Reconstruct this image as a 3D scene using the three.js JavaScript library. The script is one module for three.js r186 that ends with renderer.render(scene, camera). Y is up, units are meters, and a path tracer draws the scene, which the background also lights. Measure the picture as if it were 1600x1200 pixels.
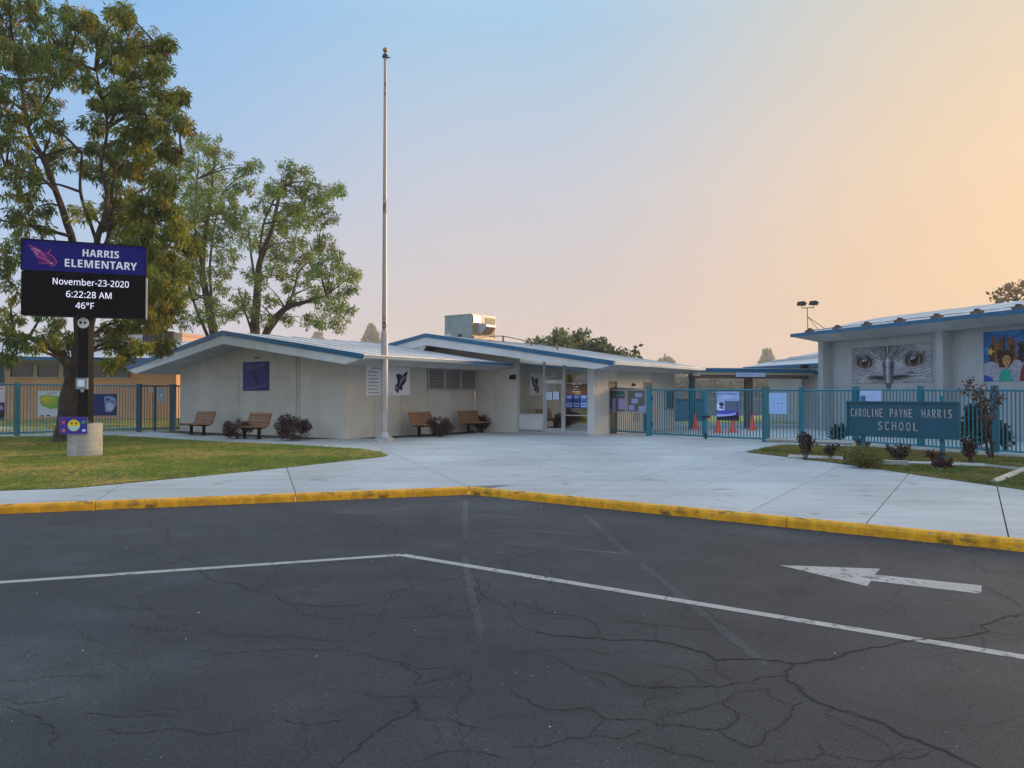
import * as THREE from 'three';
import { mergeGeometries } from 'three/addons/utils/BufferGeometryUtils.js';
import { FontLoader } from 'three/addons/loaders/FontLoader.js';
import { TextGeometry } from 'three/addons/geometries/TextGeometry.js';

// ---------- camera, sky, sun, exposure ----------
const EYE = 1.65, FOCAL = 1200, PITCH = Math.atan(18 / FOCAL);
const scene = new THREE.Scene();
const camera = new THREE.PerspectiveCamera(2 * Math.atan(600 / FOCAL) * 180 / Math.PI, 4 / 3, 0.1, 2000);
camera.position.set(0, EYE, 0);
camera.rotation.x = PITCH;
scene.add(camera);
const renderer = new THREE.WebGLRenderer({ antialias: true });
renderer.setSize(1024, 768);
renderer.toneMapping = THREE.LinearToneMapping;
renderer.toneMappingExposure = 1.25;
renderer.shadowMap.enabled = true;

const lin = (c) => (c <= 0.04045 ? c / 12.92 : ((c + 0.055) / 1.055) ** 2.4);
const lerp = (a, b, t) => a + (b - a) * t;
const clamp = (x, a = 0, b = 1) => Math.min(b, Math.max(a, x));
const smooth = (t) => t * t * (3 - 2 * t);

// a dawn sky, brightened overhead and behind the viewer to lift ground and walls: sRGB colours by azimuth (0 = straight ahead, + to the right) and height; the sun stands low at 66 degrees
const SUN_AZ = 66, SUN_EL = 9;
{
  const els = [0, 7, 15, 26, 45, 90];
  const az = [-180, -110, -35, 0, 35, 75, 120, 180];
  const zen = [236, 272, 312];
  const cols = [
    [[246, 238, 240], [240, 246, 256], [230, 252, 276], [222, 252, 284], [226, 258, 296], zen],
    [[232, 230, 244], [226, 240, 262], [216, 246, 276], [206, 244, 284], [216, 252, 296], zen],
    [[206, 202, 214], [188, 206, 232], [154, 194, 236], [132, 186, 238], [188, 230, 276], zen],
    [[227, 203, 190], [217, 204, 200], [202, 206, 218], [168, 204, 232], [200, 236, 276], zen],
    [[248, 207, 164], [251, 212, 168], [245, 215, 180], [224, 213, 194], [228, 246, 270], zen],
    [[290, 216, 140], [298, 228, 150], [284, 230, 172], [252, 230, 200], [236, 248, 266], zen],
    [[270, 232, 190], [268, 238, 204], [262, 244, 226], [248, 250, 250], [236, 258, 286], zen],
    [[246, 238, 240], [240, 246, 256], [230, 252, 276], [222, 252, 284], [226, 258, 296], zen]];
  const w = 512, h = 256, data = new Float32Array(w * h * 4);
  const pick = (arr, x) => { let i = 0; while (i < arr.length - 2 && x > arr[i + 1]) i++; return [i, smooth(clamp((x - arr[i]) / (arr[i + 1] - arr[i])))]; };
  const pickL = (arr, x) => { let i = 0; while (i < arr.length - 2 && x > arr[i + 1]) i++; return [i, clamp((x - arr[i]) / (arr[i + 1] - arr[i]))]; };
  for (let j = 0; j < h; j++) for (let i = 0; i < w; i++) {
    const el = ((j + 0.5) / h - 0.5) * 180;
    const phi = ((i + 0.5) / w - 0.5) * 2 * Math.PI;          // atan2(z, x)
    let a = Math.atan2(Math.cos(phi), -Math.sin(phi)) * 180 / Math.PI; // azimuth from -z towards +x
    const [ia, ta] = pick(az, a), [ie, te] = pickL(els, Math.max(0, el));
    const rad = Math.PI / 180, cosang = Math.sin(el * rad) * Math.sin(SUN_EL * rad) + Math.cos(el * rad) * Math.cos(SUN_EL * rad) * Math.cos((a - SUN_AZ) * rad), ang = Math.acos(clamp(cosang, -1, 1)) / rad, glow = Math.exp(-((ang / 17) ** 2));   // the brightening round the low sun
    for (let k = 0; k < 3; k++) {
      const v = lerp(lerp(lin(cols[ia][ie][k] / 255), lin(cols[ia + 1][ie][k] / 255), ta), lerp(lin(cols[ia][ie + 1][k] / 255), lin(cols[ia + 1][ie + 1][k] / 255), ta), te);
      data[(j * w + i) * 4 + k] = (v + glow * [1.9, 1.25, 0.62][k]) / 1.25;
    }
    data[(j * w + i) * 4 + 3] = 1;
  }
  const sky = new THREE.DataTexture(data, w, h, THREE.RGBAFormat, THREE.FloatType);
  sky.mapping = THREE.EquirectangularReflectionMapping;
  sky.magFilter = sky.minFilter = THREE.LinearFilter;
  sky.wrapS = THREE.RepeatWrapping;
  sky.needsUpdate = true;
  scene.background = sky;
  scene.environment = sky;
}
const sun = new THREE.DirectionalLight(new THREE.Color(1, 0.68, 0.38), 4.8);
{
  const a = SUN_AZ * Math.PI / 180, e = SUN_EL * Math.PI / 180;
  sun.position.set(Math.sin(a) * Math.cos(e), Math.sin(e), -Math.cos(a) * Math.cos(e)).multiplyScalar(120);
  sun.target.position.set(0, 0, -25);
  sun.position.add(sun.target.position);
  sun.castShadow = true; sun.shadow.radius = 34; sun.shadow.mapSize.set(4096, 4096);
  Object.assign(sun.shadow.camera, { left: -60, right: 60, top: 40, bottom: -40, near: 1, far: 260 });
  scene.add(sun, sun.target);
}
scene.fog = new THREE.FogExp2(new THREE.Color(0.86, 0.82, 0.8), 0.0007);

// ---------- numbers, noise ----------
function rng(seed) { let s = seed >>> 0; return () => { s = (s + 0x6d2b79f5) >>> 0; let t = s; t = Math.imul(t ^ (t >>> 15), t | 1); t ^= t + Math.imul(t ^ (t >>> 7), t | 61); return ((t ^ (t >>> 14)) >>> 0) / 4294967296; }; }
const hash = (x, y, s) => { let h = Math.imul(x | 0, 374761393) + Math.imul(y | 0, 668265263) + Math.imul(s | 0, 974634777); h = Math.imul(h ^ (h >>> 13), 1274126177); return ((h ^ (h >>> 16)) >>> 0) / 4294967296; };
function noise(x, y, px, py, s) {           // value noise that repeats every px, py cells
  const xi = Math.floor(x), yi = Math.floor(y), u = smooth(x - xi), v = smooth(y - yi);
  const m = (a, p) => ((a % p) + p) % p;
  const h = (a, b) => hash(m(a, px), m(b, py), s);
  return lerp(lerp(h(xi, yi), h(xi + 1, yi), u), lerp(h(xi, yi + 1), h(xi + 1, yi + 1), u), v);
}
const fbm = (u, v, n, o, s, ny = n) => { let a = 0, w = 0.5, t = 0; for (let i = 0; i < o; i++) { a += w * noise(u * n, v * ny, n, ny, s + i); t += w; w *= 0.55; n *= 2; ny *= 2; } return a / t; };

// ---------- where things stand: d is metres ahead of the camera ----------
const cp = Math.cos(PITCH), sp = Math.sin(PITCH);
function ray(px, py) { const cx = (px - 800) / FOCAL, cy = (600 - py) / FOCAL; return [cx, cy * cp + sp, cp - cy * sp]; }
const G = (px, py, h = 0.13) => { const r = ray(px, py), t = (h - EYE) / r[1]; return [r[0] * t, r[2] * t]; };
const at = (px, py, d) => { const r = ray(px, py), t = d / r[2]; return new THREE.Vector3(r[0] * t, EYE + r[1] * t, -d); };
function onPlane(px, py, o, u) {             // along and height on the upright plane through o (X, d) with direction u
  const r = ray(px, py), det = u[0] * -r[2] + r[0] * u[1];
  const s = (o[0] * r[2] - r[0] * o[1]) / det;
  const t = (o[1] + s * u[1]) / r[2];
  return [s, EYE + r[1] * t];
}
const V = (x, y, z) => new THREE.Vector3(x, y, z);

// ---------- textures ----------
function tex(w, h, fn, srgb = true) {
  const d = new Uint8Array(w * h * 4);
  for (let j = 0; j < h; j++) for (let i = 0; i < w; i++) {
    const c = fn(i / w, j / h, i, j), k = (j * w + i) * 4;
    d[k] = clamp(c[0], 0, 255); d[k + 1] = clamp(c[1] ?? c[0], 0, 255); d[k + 2] = clamp(c[2] ?? c[0], 0, 255); d[k + 3] = 255;
  }
  const t = new THREE.DataTexture(d, w, h);
  t.wrapS = t.wrapT = THREE.RepeatWrapping; t.magFilter = THREE.LinearFilter; t.minFilter = THREE.LinearMipmapLinearFilter; t.generateMipmaps = true;
  if (srgb) t.colorSpace = THREE.SRGBColorSpace;
  t.needsUpdate = true; return t;
}
const scaled = (t, m, n = m) => { const c = t.clone(); c.repeat.set(1 / m, 1 / n); c.needsUpdate = true; return c; };
function canvasTex(w, h, draw) {
  const c = document.createElement('canvas'); c.width = w; c.height = h;
  const g = c.getContext('2d'); draw(g, w, h);
  const t = new THREE.CanvasTexture(c); t.colorSpace = THREE.SRGBColorSpace; t.magFilter = THREE.LinearFilter; t.anisotropy = 8; return t;
}

const T = {};
{ // near-white mottles that tint any paint
  T.stucco = tex(512, 512, (u, v, i, j) => { const n = fbm(u, v, 4, 5, 11), f = hash(i, j, 5), st = fbm(u, v, 24, 2, 71, 3); const k = 218 + 34 * (n - 0.5) + 12 * (f - 0.5) + 7 * (st - 0.5); return [k, k - 1 + 3 * (n - 0.5), k - 3]; });
  T.stuccoBump = tex(512, 512, (u, v, i, j) => [90 + 110 * fbm(u, v, 64, 3, 21) + 40 * hash(i, j, 7)], false);
  T.metal = tex(256, 256, (u, v, i, j) => { const n = fbm(u, v, 5, 4, 31), f = hash(i, j, 8); const k = 226 + 40 * (n - 0.5) + 10 * (f - 0.5); return [k, k, k]; });
  T.roof = tex(512, 512, (u, v, i, j) => { const n = fbm(u, v, 4, 5, 41), st = fbm(u, v, 30, 3, 44, 2), f = hash(i, j, 9); const k = 214 + 50 * (n - 0.5) + 30 * (st - 0.5) + 10 * (f - 0.5); return [k, k, k - 2]; });
  T.concrete = tex(1024, 1024, (u, v, i, j) => {
    const n = fbm(u, v, 3, 6, 51), st = fbm(u, v, 3, 4, 55, 34), f = hash(i, j, 10), spot = fbm(u, v, 20, 3, 58);
    let k = 206 + 46 * (n - 0.5) + 24 * (st - 0.5) + 14 * (f - 0.5);
    if (spot > 0.7) k -= (spot - 0.7) * 170;
    if (hash(i >> 1, j >> 1, 12) > 0.9988) k -= 60;
    return [k, k - 0.5, k - 5 + 4 * (n - 0.5)];
  });
  T.concreteBump = tex(512, 512, (u, v, i, j) => [120 + 70 * (fbm(u, v, 6, 2, 61, 128) - 0.5) + 60 * (hash(i, j, 13) - 0.5)], false);
  T.bark = tex(256, 512, (u, v, i, j) => { const n = fbm(u, v, 12, 4, 81, 6), f = hash(i, j, 15), m = fbm(u, v, 3, 3, 84); const k = 0.55 + 0.7 * (n - 0.5) + 0.12 * (f - 0.5); return [142 * k + 40 * m, 122 * k + 32 * m, 104 * k + 26 * m]; });
  T.barkBump = tex(256, 512, (u, v) => [255 * fbm(u, v, 14, 4, 81, 5)], false);
  T.wood = tex(512, 128, (u, v, i, j) => { const n = fbm(u, v, 3, 4, 91, 24), f = hash(i, j, 16), b = fbm(u, v, 4, 3, 95); const k = 0.8 + 0.5 * (n - 0.5) + 0.1 * (f - 0.5) + 0.3 * (b - 0.5); return [176 * k, 126 * k, 84 * k]; });
  T.grass = tex(1024, 1024, (u, v, i, j) => {
    const a = fbm(u, v, 6, 5, 101), b = fbm(u, v, 22, 4, 105), f = hash(i, j, 17), st = fbm(u, v, 60, 3, 108, 20);
    const dry = clamp((a - 0.44) * 3.2 + (b - 0.5) * 1.6 + (st - 0.5) * 0.8);
    const k = 0.72 + 0.5 * (f - 0.5) + 0.5 * (st - 0.5);
    return [lerp(96, 170, dry) * k, lerp(126, 156, dry) * k, lerp(38, 76, dry) * k];
  });
  T.grassBump = tex(512, 512, (u, v, i, j) => [255 * (0.6 * hash(i, j, 18) + 0.4 * fbm(u, v, 60, 2, 111))], false);
  T.soil = tex(512, 512, (u, v, i, j) => { const a = fbm(u, v, 6, 5, 121), f = hash(i, j, 19); const k = 0.7 + 0.7 * (a - 0.5) + 0.4 * (f - 0.5); return [112 * k, 96 * k, 76 * k]; });
  const rs = rng(66), stains = Array.from({ length: 26 }, () => [rs(), rs(), 0.008 + 0.03 * rs() * rs(), 0.4 + 0.9 * rs()]);
  T.asphalt = tex(2048, 2048, (u, v, i, j) => {
    const a = fbm(u, v, 3, 6, 131), b = fbm(u, v, 40, 3, 135), f = hash(i, j, 20), st = fbm(u, v, 4, 4, 138, 18), sp = hash(i >> 1, j >> 1, 22), wear = fbm(u, v, 9, 5, 141);
    let k = 44 + 34 * (a - 0.5) + 16 * (b - 0.5) + 26 * (f - 0.5) + 16 * (st - 0.5);
    if (wear > 0.6) k += (wear - 0.6) * 90 * (0.4 + f);
    for (const [x, y, r, m] of stains) { const d = Math.hypot((u - x) / r, (v - y) / (r * m)) + (wear - 0.5) * 0.9; if (d < 1) k -= 11 * smooth(clamp((1 - d) * 2.2)) * (0.6 + 0.5 * b); }
    if (sp > 0.9965) k += 26 * f;
    if (hash(i, j, 23) > 0.99985) k += 90;
    return [k - 2 + 2 * (a - 0.5), k, k + 3 - 4 * (st - 0.5)];
  });
  T.asphaltBump = tex(512, 512, (u, v, i, j) => [255 * (0.5 * hash(i, j, 24) + 0.5 * fbm(u, v, 90, 2, 145))], false);
  T.yellow = tex(1024, 128, (u, v, i, j) => {   // u along the kerb, v up the face; rubber scuffs and worn paint
    const n = fbm(u, v, 40, 4, 151, 3), sc = fbm(u, v, 6, 4, 155, 2), f = hash(i, j, 25), sc2 = fbm(u, v, 60, 3, 158, 10);
    const dirt = clamp((sc - 0.67) * 7) * clamp((sc2 - 0.38) * 5) , k = 0.9 + 0.3 * (n - 0.5) + 0.12 * (f - 0.5);
    const bare = clamp((fbm(u, v, 90, 3, 161, 12) - 0.73) * 10);
    return [lerp(lerp(252, 74, dirt * 0.8), 160, bare) * k, lerp(lerp(176, 56, dirt * 0.8), 150, bare) * k, lerp(lerp(6, 24, dirt * 0.8), 130, bare) * k];
  });
  T.paint = tex(1024, 256, (u, v, i, j) => { const n = fbm(u, v, 60, 4, 171, 12), f = hash(i, j, 26), b = fbm(u, v, 5, 4, 174, 3); const worn = clamp((n - 0.57) * 7) * clamp((b - 0.36) * 4); const k = 158 + 20 * (b - 0.5) + 24 * (f - 0.5); return [lerp(k, 82, worn), lerp(k - 2, 81, worn), lerp(k - 9, 84, worn)]; });
}

// ---------- materials ----------
function mat(color, o = {}) { const m = new THREE.MeshStandardMaterial({ roughness: 0.8, ...o }); if (Array.isArray(color)) m.color.setRGB(...color); else m.color.set(color); return m; }
const paintMat = (c, o = {}) => mat(c, { map: scaled(T.stucco, 3.1), bumpMap: scaled(T.stuccoBump, 1.1), bumpScale: 0.004, roughness: 0.88, ...o });
const metalMat = (c, o = {}) => mat(c, { map: scaled(T.metal, 1.7), roughness: 0.5, ...o });
const M = {
  wall: paintMat([0.88, 0.84, 0.765]), wallDark: paintMat([0.3, 0.28, 0.25]), greyWall: paintMat([0.52, 0.545, 0.56]), orangeWall: paintMat([0.8, 0.46, 0.23]), paleWall: paintMat([0.62, 0.64, 0.66]), greenish: paintMat([0.4, 0.42, 0.42]),
  white: paintMat([0.86, 0.87, 0.88]), blue: metalMat([0.008, 0.14, 0.28], { roughness: 0.45 }), roof: mat([0.72, 0.73, 0.74], { map: scaled(T.roof, 5), roughness: 0.75 }),
  fence: metalMat([0.008, 0.215, 0.31], { roughness: 0.42 }), fenceDark: metalMat([0.008, 0.1, 0.175], { roughness: 0.45 }), signBlue: metalMat([0.002, 0.105, 0.17], { roughness: 0.5 }),
  steel: metalMat([0.5, 0.5, 0.52], { metalness: 0.35, roughness: 0.42 }), alu: metalMat([0.6, 0.61, 0.63], { metalness: 0.3, roughness: 0.4 }), black: new THREE.MeshPhysicalMaterial({ color: 0x0c0c0f, roughness: 0.5, specularIntensity: 0.25 }),
  darkMetal: metalMat([0.022, 0.023, 0.027]), hvac: metalMat([0.3, 0.36, 0.34], { roughness: 0.4 }), hvacWarm: metalMat([0.34, 0.25, 0.15], { roughness: 0.45 }), brown: paintMat([0.16, 0.11, 0.09]), cream: paintMat([0.62, 0.55, 0.42]),
  mirror: mat([0.5, 0.51, 0.5], { metalness: 1, roughness: 0.025 }), darkGlass: mat([0.03, 0.035, 0.045], { roughness: 0.06 }), louver: mat([0.12, 0.13, 0.14], { roughness: 0.25 }),
  concrete: mat([0.63, 0.66, 0.68], { map: scaled(T.concrete, 6), bumpMap: scaled(T.concreteBump, 1.5), bumpScale: 0.003, roughness: 0.85 }), base: mat([0.6, 0.6, 0.58], { map: scaled(T.concrete, 1.6), bumpMap: scaled(T.stuccoBump, 0.8), bumpScale: 0.006, roughness: 0.9 }),
  bench: mat([1, 1, 1], { map: scaled(T.wood, 1.4, 0.4), roughness: 0.6 }), bark: mat([0.4, 0.41, 0.42], { map: scaled(T.bark, 0.8, 1.6), bumpMap: scaled(T.barkBump, 0.8, 1.6), bumpScale: 0.04, roughness: 0.95 }),
  bedGrass: mat([0.6, 0.55, 0.5], { map: scaled(T.grass, 5), bumpMap: scaled(T.grassBump, 1.6), bumpScale: 0.03, roughness: 1 }), grass: mat([1.15, 1.12, 1.1], { map: scaled(T.grass, 7), bumpMap: scaled(T.grassBump, 1.6), bumpScale: 0.03, roughness: 1 }), soil: mat([0.7, 0.7, 0.7], { map: scaled(T.soil, 3), roughness: 1 }), dry: mat([2.0, 1.75, 0.95], { map: scaled(T.grass, 5), roughness: 1 }),  // dry: sunlight on the far strip painted in as yellow grass colour
  asphalt: mat([1, 1, 1], { map: scaled(T.asphalt, 14), bumpMap: scaled(T.asphaltBump, 0.9), bumpScale: 0.004, roughness: 0.82 }), crack: mat([0.012, 0.012, 0.013], { roughness: 1 }),
  yellow: mat([0.95, 0.95, 0.95], { map: T.yellow, roughness: 0.6 }), linePaint: mat([1, 1, 1], { map: scaled(T.paint, 3.3, 0.8), roughness: 0.75 }), orange: mat([0.85, 0.07, 0.02], { roughness: 0.55 }), paper: mat([0.75, 0.78, 0.84], { roughness: 0.8 }),
};
M.faded = M.asphalt.clone(); M.faded.color.setRGB(1.75, 1.75, 1.73); M.hatch = M.asphalt.clone(); M.hatch.color.setRGB(3.2, 3.2, 3.1);

// ---------- building blocks ----------
const taken = new Map();
function numbered(name) { const n = taken.get(name) ?? 0; taken.set(name, n + 1); return n ? `${name}_${String(n).padStart(3, '0')}` : name; }
function thing(name, label, category, p = [0, 0, 0], turn = 0, group) {
  const o = new THREE.Group(); o.name = numbered(name); o.position.set(...p); o.rotation.y = turn;
  o.userData = { label, category }; if (group) o.userData.group = group; scene.add(o); return o;
}
function structure(name, label, p = [0, 0, 0]) { const o = new THREE.Group(); o.name = numbered(name); o.position.set(...p); o.userData = { kind: 'structure', label, category: 'ground' }; scene.add(o); return o; }
function shadowed(m) { m.castShadow = m.receiveShadow = true; return m; }
function part(name, geo, m, parent) { const o = shadowed(new THREE.Mesh(Array.isArray(geo) ? merge(geo) : geo, m)); o.name = name; parent.add(o); return o; }
function uvm(g) {                             // uv in metres, by the way each face looks
  g = g.index ? g.toNonIndexed() : g; const p = g.attributes.position, uv = new Float32Array(p.count * 2);
  const a = V(), b = V(), c = V();
  for (let i = 0; i < p.count; i += 3) {
    a.fromBufferAttribute(p, i); b.fromBufferAttribute(p, i + 1).sub(a); c.fromBufferAttribute(p, i + 2).sub(a); b.cross(c);
    const x = Math.abs(b.x), y = Math.abs(b.y), z = Math.abs(b.z);
    for (let k = i; k < i + 3; k++) { const X = p.getX(k), Y = p.getY(k), Z = p.getZ(k); if (y >= x && y >= z) { uv[2 * k] = X; uv[2 * k + 1] = -Z; } else if (x >= z) { uv[2 * k] = Z; uv[2 * k + 1] = Y; } else { uv[2 * k] = X; uv[2 * k + 1] = Y; } }
  }
  g.setAttribute('uv', new THREE.BufferAttribute(uv, 2)); return g;
}
function merge(list) { const l = list.map((g) => { g = g.index ? g.toNonIndexed() : g; for (const k of Object.keys(g.attributes)) if (!['position', 'normal', 'uv'].includes(k)) g.deleteAttribute(k); return g; }); return l.length > 1 ? mergeGeometries(l) : l[0]; }
const box = (w, h, d, x = 0, y = 0, z = 0) => { const g = new THREE.BoxGeometry(w, h, d).translate(x, y, z); return uvm(g); };
const bx = (x0, x1, y0, y1, z0, z1) => box(x1 - x0, y1 - y0, z1 - z0, (x0 + x1) / 2, (y0 + y1) / 2, (z0 + z1) / 2);
function prism(pts, depth, z = 0, bevel = 0) { const s = new THREE.Shape(pts.map((p) => new THREE.Vector2(...p))); const g = new THREE.ExtrudeGeometry(s, bevel ? { depth, bevelEnabled: true, bevelSize: bevel, bevelThickness: bevel, bevelSegments: 2 } : { depth, bevelEnabled: false }); return uvm(g.translate(0, 0, z)); }
const cyl = (r0, r1, h, x = 0, y = 0, z = 0, n = 20) => new THREE.CylinderGeometry(r0, r1, h, n).translate(x, y, z);
function bar(a, b, w, t = w) { const d = V().subVectors(b, a), g = new THREE.BoxGeometry(w, d.length(), t); g.applyQuaternion(new THREE.Quaternion().setFromUnitVectors(V(0, 1, 0), d.clone().normalize())); g.translate((a.x + b.x) / 2, (a.y + b.y) / 2, (a.z + b.z) / 2); return uvm(g); }
function rod(a, b, r, n = 8, r1 = r) { const d = V().subVectors(b, a), g = new THREE.CylinderGeometry(r1, r, d.length(), n); g.applyQuaternion(new THREE.Quaternion().setFromUnitVectors(V(0, 1, 0), d.clone().normalize())); g.translate((a.x + b.x) / 2, (a.y + b.y) / 2, (a.z + b.z) / 2); return g; }
const flat = (pts, y) => uvm(new THREE.ShapeGeometry(new THREE.Shape(pts.map((p) => new THREE.Vector2(...p)))).rotateX(-Math.PI / 2).translate(0, y, 0));
const slabOf = (pts, y0, y1) => uvm(new THREE.ExtrudeGeometry(new THREE.Shape(pts.map((p) => new THREE.Vector2(...p))), { depth: y1 - y0, bevelEnabled: false }).rotateX(-Math.PI / 2).translate(0, y0, 0));
function sheet(w, h, t = 0.012) {             // a flat printed board: the print on its front (+z), uv 0..1
  const g = new THREE.BoxGeometry(w, h, t).toNonIndexed(); return g;
}
// ---------- the ground, the road and the kerb ----------
const KC = [-0.715, 12.8], KL = [-0.951, -0.311], KR = [0.794, -0.608];   // corner of the kerb and the way it runs on either side
const K = (v, t) => [KC[0] + v[0] * t, KC[1] + v[1] * t];
{
  const far = 560;
  const g = structure('ground', 'bare earth under and far beyond the school grounds');
  part('earth', flat([K(KL, 300), KC, K(KR, 300), [far, -100], [far, far], [-far, far], [-far, -60]], 0.085), M.soil, g);
  const road = structure('road', 'cracked dark asphalt car park lane in front of the yellow kerb');
  part('asphalt', flat([K(KL, 300), [-200, -200], [240, -200], K(KR, 300), KC], 0), M.asphalt, road);
  // painted lines
  const strip = (a, b, w, y) => { const dx = b[0] - a[0], dy = b[1] - a[1], l = Math.hypot(dx, dy), n = [-dy / l * w / 2, dx / l * w / 2]; return flat([[a[0] + n[0], a[1] + n[1]], [a[0] - n[0], a[1] - n[1]], [b[0] - n[0], b[1] - n[1]], [b[0] + n[0], b[1] + n[1]]], y); };
  const g0 = (x, y) => G(x, y, 0);
  const A = g0(0, 910), B = g0(627, 867), C = g0(1600, 1027);
  const ext = (p, q, k) => [q[0] + (q[0] - p[0]) * k, q[1] + (q[1] - p[1]) * k];
  part('edge_line', [strip(ext(B, A, 2), B, 0.105, 0.0016), strip(B, ext(B, C, 0.8), 0.105, 0.0021)], M.linePaint, road);
  const ar = [[1217, 883], [1375, 889], [1367, 898], [1534, 915], [1533, 928], [1361, 907.5], [1355, 916]].map((p) => g0(...p));
  part('arrow_marking', flat(ar, 0.0016), M.linePaint, road);
  const fade = [], hatch = [];
  for (const [a, b, w] of [[[727, 781], [727, 842], 0.11], [[725, 868], [752, 1000], 0.1], [[915, 805], [985, 868], 0.11], [[1000, 880], [1205, 1045], 0.1], [[800, 826], [905, 835], 0.06], [[800, 850], [1010, 868], 0.05], [[770, 862], [790, 866], 0.06], [[830, 853], [975, 864], 0.06], [[735, 803], [850, 812], 0.05], [[740, 828], [800, 829], 0.06]])
    { const p = g0(...a), q = g0(...b), l = Math.hypot(q[0] - p[0], q[1] - p[1]), n = Math.max(8, Math.round(l / 0.05)), nx = -(q[1] - p[1]) / l, ny = (q[0] - p[0]) / l, RR = rng(a[0] + a[1]), e = []; for (let i = 0; i <= n; i++) { const k = w / 2 * (0.45 + 0.55 * RR()) * Math.min(1, i / 4, (n - i) / 4), k2 = w / 2 * (0.45 + 0.55 * RR()) * Math.min(1, i / 4, (n - i) / 4), c = [lerp(p[0], q[0], i / n), lerp(p[1], q[1], i / n)]; e.push([[c[0] + nx * k, c[1] + ny * k], [c[0] - nx * k2, c[1] - ny * k2]]); } const pos = []; for (let i = 1; i <= n; i++) for (const v of [e[i - 1][0], e[i][1], e[i - 1][1], e[i - 1][0], e[i][0], e[i][1]]) pos.push(v[0], 0.001, -v[1]); const g = new THREE.BufferGeometry(); g.setAttribute('position', new THREE.Float32BufferAttribute(pos, 3)); g.computeVertexNormals(); (w < 0.07 ? hatch : fade).push(uvm(g)); }
  part('faded_marking', hatch, M.hatch, road).userData.label = 'thin pale remains of hatched lines';
  part('faded_marking', fade, M.faded, road).userData.label = 'faint remains of old painted lines';
  // cracks, traced from the pavement; x, y pairs on the picture's right half and left half
  const R = rng(77), cracks = [];
  function crack(run, w, toPx) {
    let pts = []; for (let i = 0; i + 1 < run.length; i += 2) pts.push(g0(...toPx(run[i], run[i + 1])));
    for (let k = 0; k < 4; k++) { const q = [pts[0]]; for (let i = 1; i < pts.length; i++) { const a = pts[i - 1], b = pts[i], l = Math.hypot(b[0] - a[0], b[1] - a[1]); if (l > 0.025) q.push([(a[0] + b[0]) / 2 + (R() - 0.5) * l * 0.42, (a[1] + b[1]) / 2 + (R() - 0.5) * l * 0.42]); q.push(b); } pts = q; }
    const n = pts.length, pos = [], L = [];
    for (let i = 0; i < n; i++) { const a = pts[Math.max(0, i - 1)], b = pts[Math.min(n - 1, i + 1)], l = Math.hypot(b[0] - a[0], b[1] - a[1]) || 1, e = Math.min(1, i / 3, (n - 1 - i) / 3), ww = w * (0.35 + 1.1 * R()) * (0.25 + 0.75 * e) / 2; L.push([[pts[i][0] - (b[1] - a[1]) / l * ww, pts[i][1] + (b[0] - a[0]) / l * ww], [pts[i][0] + (b[1] - a[1]) / l * ww, pts[i][1] - (b[0] - a[0]) / l * ww]]); }
    for (let i = 1; i < n; i++) { const [a, b] = L[i - 1], [c, d] = L[i]; for (const p of [a, b, d, a, d, c]) pos.push(p[0], 0.003, -p[1]); }
    const g = new THREE.BufferGeometry(); g.setAttribute('position', new THREE.Float32BufferAttribute(pos, 3)); g.computeVertexNormals(); cracks.push(uvm(g));
  }
  const right = (x, y) => [800 + x / 2, 700 + y / 2], left = (x, y) => [x / 2, 700 + y / 2];
  const wide = [[1600, 520, 1545, 525, 1510, 540, 1490, 575, 1440, 585, 1350, 595, 1250, 602, 1180, 615, 1130, 622, 1060, 635, 1010, 655, 950, 662, 890, 675, 830, 662, 770, 658, 640, 664, 610, 640, 560, 628, 500, 612, 450, 603, 380, 600, 280, 594, 150, 588, 60, 575], [890, 675, 870, 690, 860, 710, 865, 730, 900, 755, 930, 780, 985, 805, 1060, 825, 1130, 850, 1180, 872, 1240, 905, 1320, 935, 1390, 965, 1440, 990, 1500, 1020]];
  const mid = [[860, 712, 820, 715, 760, 738, 690, 738, 620, 742, 520, 750, 440, 750, 380, 745, 330, 720, 270, 700, 220, 698], [0, 470, 50, 495, 100, 515, 170, 522, 225, 530, 250, 545, 275, 585], [0, 750, 60, 800, 100, 815, 180, 818, 250, 815, 290, 845, 340, 850, 420, 850, 470, 870, 540, 870, 580, 878, 640, 882, 700, 855, 695, 820, 660, 790], [640, 882, 690, 910, 740, 935, 790, 905, 840, 870, 870, 840, 880, 805, 920, 795], [370, 315, 400, 285, 450, 265, 510, 262, 560, 250], [370, 315, 270, 320, 230, 325, 130, 328, 0, 305], [1475, 435, 1520, 455, 1560, 475, 1600, 498], [640, 570, 540, 562, 450, 555, 340, 545]];
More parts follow.
